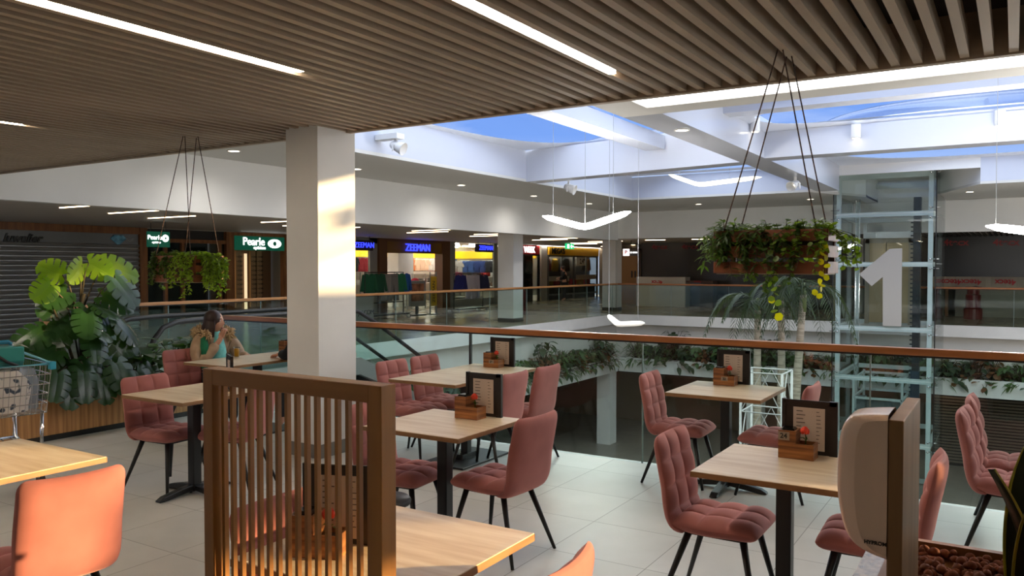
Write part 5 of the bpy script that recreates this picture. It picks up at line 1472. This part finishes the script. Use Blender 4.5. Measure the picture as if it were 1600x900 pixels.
def head(m, c, yaw, tilt=0.0, s=1.0):
    """head with brow, nose, lips, chin and ears, looking along yaw"""
    rows = []
    N, M = 22, 28
    Rm = Matrix.Rotation(yaw, 3, 'Z') @ Matrix.Rotation(tilt, 3, 'Y')
    def P(p): return V(c) + Rm @ (V(p) * s)
    for i in range(N + 1):
        th = pi * i / N
        row = []
        z = -.118 * cos(th)
        for j in range(M + 1):
            a = 2 * pi * j / M
            rx = .098 * sin(th) ** .85; ry = .076 * sin(th) ** .85
            x, y = rx * cos(a), ry * sin(a)
            f = max(0, cos(a))
            if z < 0: x *= 1 - .10 * (-z / .118) * (1 if cos(a) < 0 else .3); y *= 1 - .30 * (-z / .118) ** 1.5
            x -= .0 if f else .0
            g = lambda zc, w, yy, wy, h: h * math.exp(-((z - zc) / w) ** 2) * math.exp(-((abs(y) - yy) / wy) ** 2) * (1 if f > .2 else 0)
            x += g(-.018, .020, 0, .011, .024) + g(.008, .02, 0, .008, .010)      # nose
            x += g(-.056, .007, 0, .020, .008) + g(-.068, .008, 0, .018, .008)    # lips
            x += g(-.098, .018, 0, .022, .010)                                    # chin
            x += g(.034, .010, .026, .018, .006) - g(.014, .011, .030, .013, .010)  # brow, eye socket
            row.append(P((x, y, z)))
        rows.append(row)
    m.grid(rows)
    for sd in (-1, 1):
        e = []
        for i in range(7):
            e.append([P((-.008 + .020 * cos(b) * (1 - .12 * i), sd * (.068 + .004 * i - .0006 * i * i), .0 + .032 * sin(b) * (1 - .12 * i))) for b in [k * 2 * pi / 10 for k in range(11)]])
        m.grid(e)
    return P
def hand_chains(w, d, n, curl=.5, s=1.0, side=1):
    """palm root w, pointing along d, back of the hand along n; five separate fingers"""
    d, sdir, n = frame_of(d, n)
    w = V(w); sdir = sdir * side
    ch = []
    lens = (.072, .080, .074, .058)
    for k in range(4):
        b = w + d * .085 * s + sdir * (.031 - .0205 * k) * s
        p = [(tuple(w), .019 * s), (tuple(w + d * .045 * s + sdir * (.018 - .012 * k) * s), .013 * s), (tuple(b), .0098 * s)]
        L = lens[k] * s; q = b; a = curl * .5
        for f, seg in enumerate((.45, .32, .23)):
            q = q + (d * cos(a) - n * sin(a)) * L * seg; a += curl
            p.append((tuple(q), (.0088 - .0010 * f) * s))
        ch.append(p)
    tb = w + d * .025 * s + sdir * .030 * s
    ch.append([(tuple(w), .019 * s), (tuple(tb), .0125 * s), (tuple(tb + (d * .6 + sdir * .6 - n * .3) * .035 * s), .0105 * s), (tuple(tb + (d * .95 + sdir * .55 - n * .5) * .060 * s), .0088 * s)])
    return ch
def eyes(P, parent):
    mat('eye_white_%s' % parent.name, (220, 214, 206), .3); mat('brow_%s' % parent.name, (60, 40, 32), .8)
    for sd in (-1, 1):
        e_ = MB().ball(P((.078, sd * .030, .014)), .0105, 10, 6).build('eye', MATS['eye_white_%s' % parent.name], parent, smooth=True)
        MB().ball(P((.0865, sd * .030, .014)), .005, 8, 5).build('iris', black, e_, smooth=True)
        MB().tube([P((.092, sd * .014, .034)), P((.092, sd * .030, .040)), P((.080, sd * .046, .034))], [.003, .004, .002], 6).build('eyebrow', MATS['brow_%s' % parent.name], parent)
    l = MB()
    l.tube([P((.094, -.022, -.062)), P((.102, 0, -.0595)), P((.094, .022, -.062))], [.002, .0062, .002], 8).tube([P((.094, -.020, -.064)), P((.101, 0, -.0690)), P((.094, .020, -.064))], [.002, .006, .002], 8)
    l.build('lips', mat('lips_%s' % parent.name, (168, 84, 78), .45), parent, smooth=True)

# ---- seated woman with the fur hood. local frame: x towards the table, y to her left
W0 = V((-7.16, 5.60, 0))
t_loc = (W0.x, W0.y, 0)
hip, chest, neck = (-.02, 0, .53), (-.03, 0, .88), (-.03, 0, 1.06)
hd = V((.005, -.02, 1.175))
yaw = R(28)
rs, ls = (-.03, -.18, .98), (-.03, .18, .98)
re, le = (.05, -.27, .72), (.10, .25, .74)
rwr = (.16, -.05, .985); lwr = (.30, .20, .79)
b = skin_mesh([[(hip, (.15, .12)), ((-.03, 0, .70), (.13, .105)), (chest, (.145, .105)), (neck, .052), ((-.02, 0, 1.12), .05)],
               [(chest, (.145, .105)), (rs, .055), (re, .042), (rwr, .026)], [(chest, (.145, .105)), (ls, .055), (le, .042), (lwr, .026)],
               [(hip, (.15, .12)), ((.02, -.10, .52), .085), ((.40, -.11, .52), .062), ((.42, -.11, .10), .042), ((.50, -.11, .045), .035)],
               [(hip, (.15, .12)), ((.02, .10, .52), .085), ((.40, .11, .52), .062), ((.42, .11, .10), .042), ((.50, .11, .045), .035)],
               *hand_chains(rwr, (.05, .25, .95), (.2, -.95, .25), .75, .95, 1), *hand_chains(lwr, (.95, -.1, -.18), (0, 0, 1), .35, .95, 1)])
P = head(b, hd, yaw, R(4))
wm = b.build('person', skin_m, smooth=True, loc=t_loc)
tag(wm, 'seated woman in a beige coat with fur hood and mint sweater, hand at her chin', 'person')
eyes(P, wm); wm.scale = (.94, .94, .94)
# hair: shell over the skull falling to the collar
h = MB(); rows = []
Rm = Matrix.Rotation(yaw, 3, 'Z')
for i in range(13):
    u = i / 12; row = []
    for j in range(25):
        a = R(62) + (2 * pi - R(124)) * j / 24
        if u < .55:
            th = u / .55 * pi * .5
            r1, z = sin(th), .128 * cos(th)
            a2 = a if u > .3 else a
            x, y = .113 * r1 * cos(a2) - .006, .092 * r1 * sin(a2)
        else:
            v = (u - .55) / .45
            z = -.17 * v; k = 1 + .16 * sin(v * pi) + .02 * sin(j * 2.1 + v * 5)
            x, y = .113 * cos(a) * k - .006 - .012 * v, .092 * sin(a) * k
        row.append(hd + Rm @ V((x, y, z)))
    rows.append(row)
hair_m = vary(mat('hair_brown', (64, 38, 32), .5), (44, 26, 22), (60, 60, 8), 3)
o = h.grid(rows).build('hair', hair_m, wm, smooth=True); s_ = o.modifiers.new('thick', 'SOLIDIFY'); s_.thickness = .018; s_.offset = 1
top = MB().ball(hd + Rm @ V((-.015, 0, .03)), .108, 18, 10, (1, .86, .98)); top.build('hair_crown', hair_m, wm, smooth=True)
# sweater
sw = skin_mesh([[(hip, (.165, .14)), ((-.02, 0, .70), (.15, .128)), ((-.02, 0, .88), (.158, .125)), ((-.02, 0, 1.03), (.085, .08)), ((-.015, 0, 1.085), (.062, .062))]])
sw.build('sweater', vary(mat('mint_knit', (128, 206, 200), .85), (110, 190, 186), (30, 30, 30), 3), wm, smooth=True)
# coat: back and sleeves, open at the front
coat_m = vary(mat('coat_beige', (176, 148, 120), .7), (156, 128, 102), (12, 12, 12), 4)
ct = skin_mesh([[((-.09, 0, .50), (.17, .16)), ((-.10, 0, .72), (.17, .15)), ((-.09, 0, .90), (.19, .13)), ((-.07, 0, 1.0), (.15, .11))],
                [((-.09, 0, .90), (.19, .13)), (rs, .098), ((.01, -.27, .84), .088), (re, .082), ((.115, -.15, .86), .066), ((.145, -.08, .945), .056)],
                [((-.09, 0, .90), (.19, .13)), (ls, .098), ((.03, .26, .86), .088), (le, .082), ((.20, .22, .77), .066), ((.27, .205, .785), .056)],
                [((-.09, 0, .72), (.17, .15)), ((.0, -.17, .70), .08), ((.03, -.17, .54), .08)], [((-.09, 0, .72), (.17, .15)), ((.0, .18, .70), .08), ((.03, .18, .54), .08)]])
ct.build('coat', coat_m, wm, smooth=True)
# fur hood collar
fr_ = MB(); rr = random.Random(4)
for k in range(620):
    a = R(40) + R(280) * rr.random()
    cpt = V((-.03 + .145 * cos(a), .19 * sin(a), 1.045 - .03 * cos(a) + rr.uniform(-.02, .02)))
    b2 = rr.uniform(0, 2 * pi); o_ = V((cos(a) * cos(b2), sin(a) * cos(b2), sin(b2)))
    fr_.tube([cpt, cpt + o_ * .045, cpt + o_ * rr.uniform(.06, .085) + V((0, 0, -.010))], [.012, .008, .0012], 4)
fr_.build('fur_trim', vary(mat('fur_blond', (206, 176, 132), .9), (170, 138, 98), (40, 40, 40)), wm, smooth=True)['label'] = 'blond fur trim on the hood'
MB().tube([(.04, -.19, 1.0), (.09, -.215, .92), (.10, -.215, .80), (.08, -.21, .68)], [.035, .045, .045, .04], 8).build('scarf', mat('scarf_green', (10, 108, 70), .8), wm, smooth=True)['label'] = 'green scarf hanging over the shoulder'
tr_ = skin_mesh([[((-.02, 0, .52), (.16, .12)), ((.02, -.10, .52), .095), ((.40, -.11, .52), .072), ((.42, -.11, .12), .055)], [((-.02, 0, .52), (.16, .12)), ((.02, .10, .52), .095), ((.40, .11, .52), .072), ((.42, .11, .12), .055)]])
tr_.build('trousers', mat('trousers_dark', (40, 40, 46), .8), wm, smooth=True)
for sy in (-.11, .11): MB().tube([(.40, sy, .06), (.46, sy, .05), (.58, sy, .035)], [.05, .05, .03], 8).build('shoe', black, wm, smooth=True)
# ---- companion in black, mostly behind the column
C0 = V((-5.96, 5.9, 0))
b = skin_mesh([[((0, 0, .53), (.15, .13)), ((0, 0, .70), (.14, .11)), ((-.04, 0, .90), (.16, .11)), ((-.06, 0, 1.08), .055), ((-.07, 0, 1.13), .05)],
               [((-.04, 0, .90), (.16, .11)), ((-.06, -.19, .99), .06), ((-.16, -.26, .79), .045), ((-.36, -.18, .79), .028)], [((-.04, 0, .90), (.16, .11)), ((-.06, .19, .99), .06), ((-.14, .26, .79), .045), ((-.34, .14, .79), .028)],
               [((0, 0, .53), (.15, .13)), ((-.04, -.10, .52), .085), ((-.42, -.11, .52), .062), ((-.42, -.11, .10), .042), ((-.50, -.11, .045), .035)],
               [((0, 0, .53), (.15, .13)), ((-.04, .10, .52), .085), ((-.42, .11, .52), .062), ((-.42, .11, .10), .042), ((-.50, .11, .045), .035)],
               *hand_chains((-.36, -.18, .79), (-.95, .15, -.1), (0, 0, 1), .5, .95, -1), *hand_chains((-.34, .14, .79), (-.95, -.2, -.1), (0, 0, 1), .5, .95, 1)])
P = head(b, V((-.09, 0, 1.20)), pi, 0)
cm_ = b.build('person', skin_m, smooth=True, loc=C0)
tag(cm_, 'person in black resting a sleeve on the table, mostly hidden behind the white column', 'person')
eyes(P, cm_)
blk = mat('black_knit', (18, 18, 20), .8)
skin_mesh([[((0, 0, .50), (.17, .15)), ((0, 0, .70), (.16, .13)), ((-.04, 0, .90), (.18, .13)), ((-.06, 0, 1.05), (.08, .08))], [((-.04, 0, .90), (.18, .13)), ((-.06, -.19, .99), .08), ((-.16, -.26, .80), .066), ((-.34, -.19, .80), .045)],
           [((-.04, 0, .90), (.18, .13)), ((-.06, .19, .99), .08), ((-.14, .26, .80), .066), ((-.32, .15, .80), .045)]]).build('jumper', blk, cm_, smooth=True)
skin_mesh([[((0, 0, .52), (.16, .12)), ((-.04, -.10, .52), .095), ((-.42, -.11, .52), .072), ((-.42, -.11, .12), .055)], [((0, 0, .52), (.16, .12)), ((-.04, .10, .52), .095), ((-.42, .11, .52), .072), ((-.42, .11, .12), .055)]]).build('trousers', MATS['trousers_dark'], cm_, smooth=True)
MB().ball((-.075, 0, 1.23), .108, 18, 10, (1, .86, .98)).build('hair', hair_m, cm_, smooth=True)
# ---- dark figure before the far shop window
b = skin_mesh([[((0, 0, .92), (.15, .11)), ((0, 0, 1.1), (.14, .11)), ((.02, 0, 1.30), (.16, .11)), ((.05, 0, 1.47), .055), ((.06, 0, 1.52), .05)],
               [((.02, 0, 1.30), (.16, .11)), ((.0, -.19, 1.38), .06), ((.08, -.24, 1.12), .045), ((.32, -.14, 1.14), .028)], [((.02, 0, 1.30), (.16, .11)), ((.0, .19, 1.38), .06), ((.06, .25, 1.12), .045), ((.28, .16, 1.05), .028)],
               [((0, 0, .92), (.15, .11)), ((0, -.10, .84), .09), ((.02, -.11, .47), .06), ((0, -.11, .09), .042), ((.12, -.11, .035), .035)], [((0, 0, .92), (.15, .11)), ((0, .10, .84), .09), ((.03, .12, .47), .06), ((.02, .12, .09), .042), ((.14, .12, .035), .035)],
               *hand_chains((.32, -.14, 1.14), (.9, .3, -.2), (0, 0, 1), .8, 1, -1), *hand_chains((.28, .16, 1.05), (.9, -.3, -.2), (0, 0, 1), .8, 1, 1)])
P = head(b, V((.09, 0, 1.60)), 0, R(12))
fg = b.build('person', skin_m, smooth=True, loc=(-18.9, 35.4, 0)); fg.rotation_euler = (0, 0, R(200))
tag(fg, 'person in dark clothes standing before the window under the yellow banner', 'person')
eyes(P, fg)
skin_mesh([[((0, 0, .84), (.17, .13)), ((0, 0, 1.1), (.16, .13)), ((.02, 0, 1.30), (.18, .13)), ((.04, 0, 1.44), (.08, .08))], [((.02, 0, 1.30), (.18, .13)), ((.0, -.19, 1.38), .08), ((.08, -.24, 1.12), .066), ((.28, -.155, 1.14), .045)],
           [((.02, 0, 1.30), (.18, .13)), ((.0, .19, 1.38), .08), ((.06, .25, 1.12), .066), ((.25, .165, 1.06), .045)]]).build('jacket', blk, fg, smooth=True)
skin_mesh([[((0, 0, .92), (.16, .12)), ((0, -.10, .84), .10), ((.02, -.11, .47), .075), ((0, -.11, .12), .06)], [((0, 0, .92), (.16, .12)), ((0, .10, .84), .10), ((.03, .12, .47), .075), ((.02, .12, .12), .06)]]).build('trousers', MATS['trousers_dark'], fg, smooth=True)
MB().ball((.075, 0, 1.63), .106, 18, 10, (1, .86, .98)).build('hair', hair_m, fg, smooth=True)

# juice on the table
t = thing('juice_glass', 'clear tumbler of orange juice on the table before the seated woman', 'glass', (-6.78, 5.56, .753))
gl = MB(); gl.lathe([(.0, .0), (.026, .0), (.034, .105), (.032, .105), (.0245, .006), (.0, .006)], 20, cap=False); gl.build('tumbler', glass('tumbler_glass', (240, 244, 244), .05), t, smooth=True)
MB().lathe([(0, .007), (.0242, .007), (.0305, .088), (0, .088)], 20, cap=False).build('juice', mat('orange_juice', (255, 176, 10), .3, 0, Subsurface_Weight=.3), t, smooth=True)

# ================================================================ SHOPPING CART
t = thing('shopping_cart', 'wire shopping cart with teal trim at the left picture edge', 'shopping cart', (-6.62, 3.16, 0), R(-8))
teal = mat('cart_teal', (30, 120, 150), .4)
wire = MB()
def cx(s, z): return .45 - .08 * (.95 - z) / .4 if s > 0 else -.42 + .10 * (.95 - z) / .4
zt, zb = .95, .58
fw, bw = .24, .28
def cyy(x, z): return (bw + (fw - bw) * (x + .42) / .87) * (1 - .10 * (.95 - z) / .4)
for k in range(6):
    z = zb + (zt - zb) * k / 5
    a, b = cx(1, z), cx(-1, z + .0)
    q = [(a, -cyy(a, z), z), (a, cyy(a, z), z), (b, cyy(b, z), z), (b, -cyy(b, z), z), (a, -cyy(a, z), z)]
    wire.tube(q, .0035, 5)
for k in range(13):
    u = -1 + 2 * k / 12
    wire.tube([(cx(1, zt), u * cyy(cx(1, zt), zt), zt), (cx(1, zb), u * cyy(cx(1, zb), zb), zb)], .0022, 4)
for k in range(21):
    x0 = -.40 + .82 * k / 20
    for sd in (-1, 1): wire.tube([(x0, sd * cyy(x0, zt), zt), (x0 * .86 + .03, sd * cyy(x0, zb), zb)], .0022, 4)
    wire.tube([(x0 * .86 + .03, -cyy(x0, zb), zb), (x0 * .86 + .03, cyy(x0, zb), zb)], .0022, 4)
wire.build('basket', chrome, t)
rim = MB(); a, b = .455, -.42
rim.tube([(b, -bw, 1.0), (a, -fw, zt + .005), (a, fw, zt + .005), (b, bw, 1.0)], .011, 8).build('rim', mat('cart_rim_teal', (92, 160, 176), .35), t, smooth=True)
mat('bumper_teal', (44, 150, 176), .4)
for sy in (-1, 1): MB().box(a - .03, a + .02, sy * fw - .022, sy * fw + .022, zt - .04, zt + .02).build('corner_bumper', MATS['bumper_teal'], t, bevel=.006)
fm = MB()
for sy in (-1, 1):
    fm.tube([(-.46, sy * .27, 1.04), (-.38, sy * .26, .55), (-.30, sy * .24, .30), (.36, sy * .19, .20)], .013, 8)
    fm.tube([(.30, sy * .22, .58), (.33, sy * .20, .18)], .013, 8).tube([(-.38, sy * .26, .60), (-.40, sy * .26, .14)], .013, 8)
fm.tube([(.36, -.19, .20), (.36, .19, .20)], .012, 8).tube([(-.3, -.24, .30), (-.3, .24, .30)], .012, 8)
for k in range(7): fm.tube([(-.3, -.2 + .066 * k, .30), (.36, -.16 + .053 * k, .205)], .004, 5)
fm.build('chassis', chrome, t, smooth=True)
for sx, sy in ((.34, .19), (.34, -.19), (-.40, .26), (-.40, -.26)):
    cs = MB().box(-.02, .02, -.022, .022, .085, .16).build('castor', steel, t, loc=(sx, sy, 0))
    w = MB().lathe([(.01, -.014), (.058, -.014), (.06, 0), (.058, .014), (.01, .014)], 18).build('castor_wheel', black_rub, cs, loc=(0, 0, .06)); w.rotation_euler = (pi / 2, 0, 0)
MB().tube([(-.46, -.27, 1.04), (-.47, -.25, 1.06), (-.47, .25, 1.06), (-.46, .27, 1.04)], .018, 10).build('handle', teal, t, smooth=True)
MB().box(-.03, .03, -.05, .05, 0, .05).box(-.035, .035, -.02, .02, .05, .10).build('coin_lock', teal, t, loc=(-.47, .05, 1.07), bevel=.008)
bag_m = vary(mat('bag_print', (206, 198, 190), .7), (60, 70, 84), (16, 16, 16), 1, .56, .62)
def bag(name, lab, cat, m, loc, sz, seed, rz=R(-8)):
    b = MB(); r = random.Random(seed)
    rows = []
    for i in range(9):
        u = i / 8; row = []
        for j in range(17):
            a = 2 * pi * j / 16
            k = (1 - .35 * max(0, u - .7) / .3) * (1 + .06 * sin(3 * a + seed + u * 6))
            c, s_ = cos(a), sin(a)
            row.append((sz[0] * math.copysign(abs(c) ** .6, c) * k, sz[1] * math.copysign(abs(s_) ** .6, s_) * k, sz[2] * u))
        rows.append(row)
    b.grid(rows); b.add([rows[0][j] for j in range(16)], [tuple(range(15, -1, -1))]); b.add([rows[-1][j] for j in range(16)], [tuple(range(16))])
    o = b.build(name, m, loc=loc, smooth=True); o.rotation_euler = (0, 0, rz)
    return tag(o, lab, cat)
bag('carrier_bag', 'white printed carrier bag inside the wire shopping cart', 'bag', bag_m, (-6.40, 3.10, .605), (.15, .17, .30), 1)
bag('plastic_bag', 'clear plastic bag beside the printed one inside the cart', 'bag', glass('clear_bag', (226, 228, 230), .05, .15, .25), (-6.44, 3.31, .605), (.12, .05, .30), 2)
t = thing('shoulder_bag', 'teal green shoulder bag lying in the shopping cart', 'bag', (-6.52, 3.12, .915), R(-8))
sb = MB().box(-.14, .14, -.16, .16, 0, .16); sb.build('bag_body', mat('bag_teal', (22, 104, 104), .5), t, bevel=.04)
MB().box(.125, .147, -.15, .15, .05, .165).build('flap', mat('flap_teal', (30, 124, 118), .5), t, bevel=.01)
MB().tube([(.0, -.17, .1), (.10, -.12, .19), (.16, .02, .06), (.155, .10, .02)], .012, 8).build('strap', black, t, smooth=True)

# ================================================================ ATRIUM LAMPS
pend_m = emit('pendant_glow', (255, 250, 242), 60.0)
def boomerang(lab, a, v, b, wires, m=pend_m, w=.30):
    a, v, b = V(a), V(v), V(b)
    t = thing('pendant_lamp', lab, 'pendant lamp', v)
    rows_t, rows_b = [], []
    path = []
    for k in range(9): path.append(a.lerp(v, k / 8))
    for k in range(1, 9): path.append(v.lerp(b, k / 8))
    path = [(path[max(0, i - 1)] + path[i] * 2 + path[min(len(path) - 1, i + 1)]) / 4 if 0 < i < len(path) - 1 else path[i] for i in range(len(path))]
    n = len(path)
    mb = MB(); rows = []
    wd = V((-sin(AZ) * 0 + .0, 1, 0))
    for i, p in enumerate(path):
        u = i / (n - 1); e = max(.02, 1 - abs(2 * u - 1) ** 8) ** .5
        ww = w * (.62 + .38 * (1 - abs(2 * u - 1))) * e; th = .05 * e
        c = p - v
        rows.append([c + wd * ww * .5 * cos(q) * 1.0 + V((0, 0, th * sin(q))) for q in [k * 2 * pi / 12 for k in range(13)]])
    mb.grid(rows); mb.add(rows[0][:12], [tuple(range(11, -1, -1))]); mb.add(rows[-1][:12], [tuple(range(12))])
    mb.build('diffuser', m, t, smooth=True)
    for f, zt_ in wires:
        p = path[int(f * (n - 1))] - v
        MB().tube([p + V((0, 0, .02)), V((p.x, p.y, zt_ - v.z))], .004, 5).build('suspension_wire', steel, t)
boomerang('large white boomerang pendant lamp glowing in the middle of the void', (-6.83, 12, 2.54), (-6.03, 12.0, 2.33), (-5.22, 12, 2.56), ((.18, 4.2), (.5, 4.2), (.82, 4.2)))
boomerang('white boomerang pendant hanging low before the far plant trough', (-6.55, 14, .76), (-6.33, 14, .60), (-5.80, 14, .64), ((.1, 4.2), (.9, 4.2)), mat('pendant_off', (236, 232, 220), .3, 0, Emission_Strength=.25, Emission_Color=(1, .96, .88, 1)))
boomerang('white pendant lamp entering at the right picture edge', (-.32, 12, 2.20), (.55, 12, 2.06), (1.2, 12, 2.25), ((.1, 4.2), (.5, 4.2), (.9, 4.2)))
boomerang('added boomerang fill light over the right part of the void, out of frame', (2.4, 13, .8), (3.2, 13.0, .62), (4.0, 13, .8), ((.18, 4.2), (.82, 4.2)))  # unseen lamp added as fill light for the void and bulkheads
boomerang('added boomerang fill light over the far right part of the void, out of frame', (2.9, 19, .8), (3.7, 19.0, .62), (4.5, 19, .8), ((.18, 4.2), (.82, 4.2)))  # second unseen lamp added for the same fill
boomerang('faint boomerang lamp reflection built as a glowing shape before the rear skylight wall', (-7.06, 18.5, 3.885), (-6.32, 18.5, 3.60), (-4.87, 18.5, 3.70), ((.2, 4.2), (.8, 4.2)), emit('reflection_glow', (255, 246, 224), 1.3))  # stands for a lamp's reflection on the shaft wall, built as a glowing shape
dl = emit('downlight_glow', (255, 240, 214), 5.0)
first = None
for k_, p in enumerate(((-11.0, 9.0), (-10.99, 11.93), (-11.05, 15.55), (-11.07, 18.96), (-10.98, 22.14), (-3.99, 10.95), (-8.24, 24.1), (-4.94, 24.0), (-1.0, 23.8))):
    lab = 'round recessed downlight, %s from the left in the grey soffit round the skylight' % nth(k_)
    if first is None:
        first = thing('downlight', lab, 'downlight', (*p, Z_SOFFIT), 0, 'recessed downlights in the soffit')
        MB().lathe([(.0, -.004), (.085, -.004), (.085, -.001)], 20).build('lens', dl, first)
        MB().lathe([(.088, -.002), (.088, -.010), (.112, -.008), (.112, -.001)], 20, cap=False).build('trim_ring', white, first)
    else:
        dup(first, lab, (*p, Z_SOFFIT))
for o_ in [o for o in bpy.data.objects if o.type == 'EMPTY' and o.name.startswith('downlight')]:
    ld_ = bpy.data.lights.get('downlight_beam') or bpy.data.lights.new('downlight_beam', 'SPOT')
    ld_.energy = 45; ld_.spot_size = R(165); ld_.spot_blend = 1.0; ld_.shadow_soft_size = .08; ld_.color = (1, .95, .87)
    lo_ = bpy.data.objects.new('downlight_beam', ld_); COL.objects.link(lo_); lo_.location = (o_.location.x, o_.location.y, Z_SOFFIT - .03)
t0 = None
for lab, p in (('white cylinder downlight on the cross beam right of the crate ropes', (-2.265, 14.46, 3.81)), ('white cylinder downlight on the cross beam at the right picture edge', (-.22, 14.46, 3.83)), ('white cylinder downlight on the long beam behind the crate ropes', (-3.69, 13.6, 3.92))):
    if t0 is None:
        t0 = thing('cylinder_light', lab, 'downlight', p, 0, 'white cylinder downlights')
        MB().lathe([(.0, .0), (.07, .0), (.075, .008), (.075, .23), (.0, .23)], 20, cap=False).build('housing', white, t0, smooth=False)
        MB().lathe([(0, -.004), (.055, -.004), (.055, .002)], 16).build('lens', dl, t0)
        MB().box(-.02, .02, .07, .10, .1, .16).build('bracket', white, t0)
    else:
        dup(t0, lab, p)
first = None
for lab, p, rz in (('white conical spotlight left, just below the cafe ceiling edge beside the column', (-9.0, 10.75, 3.74), R(10)), ('white conical spotlight under the left end of the cross beam', (-8.5, 16.1, 3.45), R(10)), ('white spotlight facing us under the long beam beside the crate ropes', (-4.0, 17.9, 3.44), R(-115))):
    if first is None:
        first = thing('spotlight', lab, 'spotlight', p, rz, 'adjustable white spotlights')
        sp = MB().lathe([(.0, -.10), (.05, -.10), (.07, -.07), (.10, .10), (.118, .16), (.108, .16), (.06, -.03), (0, -.03)], 20, cap=False)
        ob = sp.build('lamp_head', white, first, smooth=True); ob.rotation_euler = (R(0), R(112), 0)
        l_ = MB().lathe([(0, -.02), (.06, -.02), (.06, -.025)], 16).build('lens', dl, ob)
        MB().box(-.02, .02, -.12, .12, .0, .02).box(-.012, .012, -.125, -.105, -.1, .02).box(-.012, .012, .105, .125, -.1, .02).box(-.02, .02, -.02, .02, .02, .16).build('yoke', white, first)
    else:
        dup(first, lab, p, rz)
struct('trim_9', MB().box(-9.38, -8.9, 10.65, 10.85, 3.86, 3.95), white)
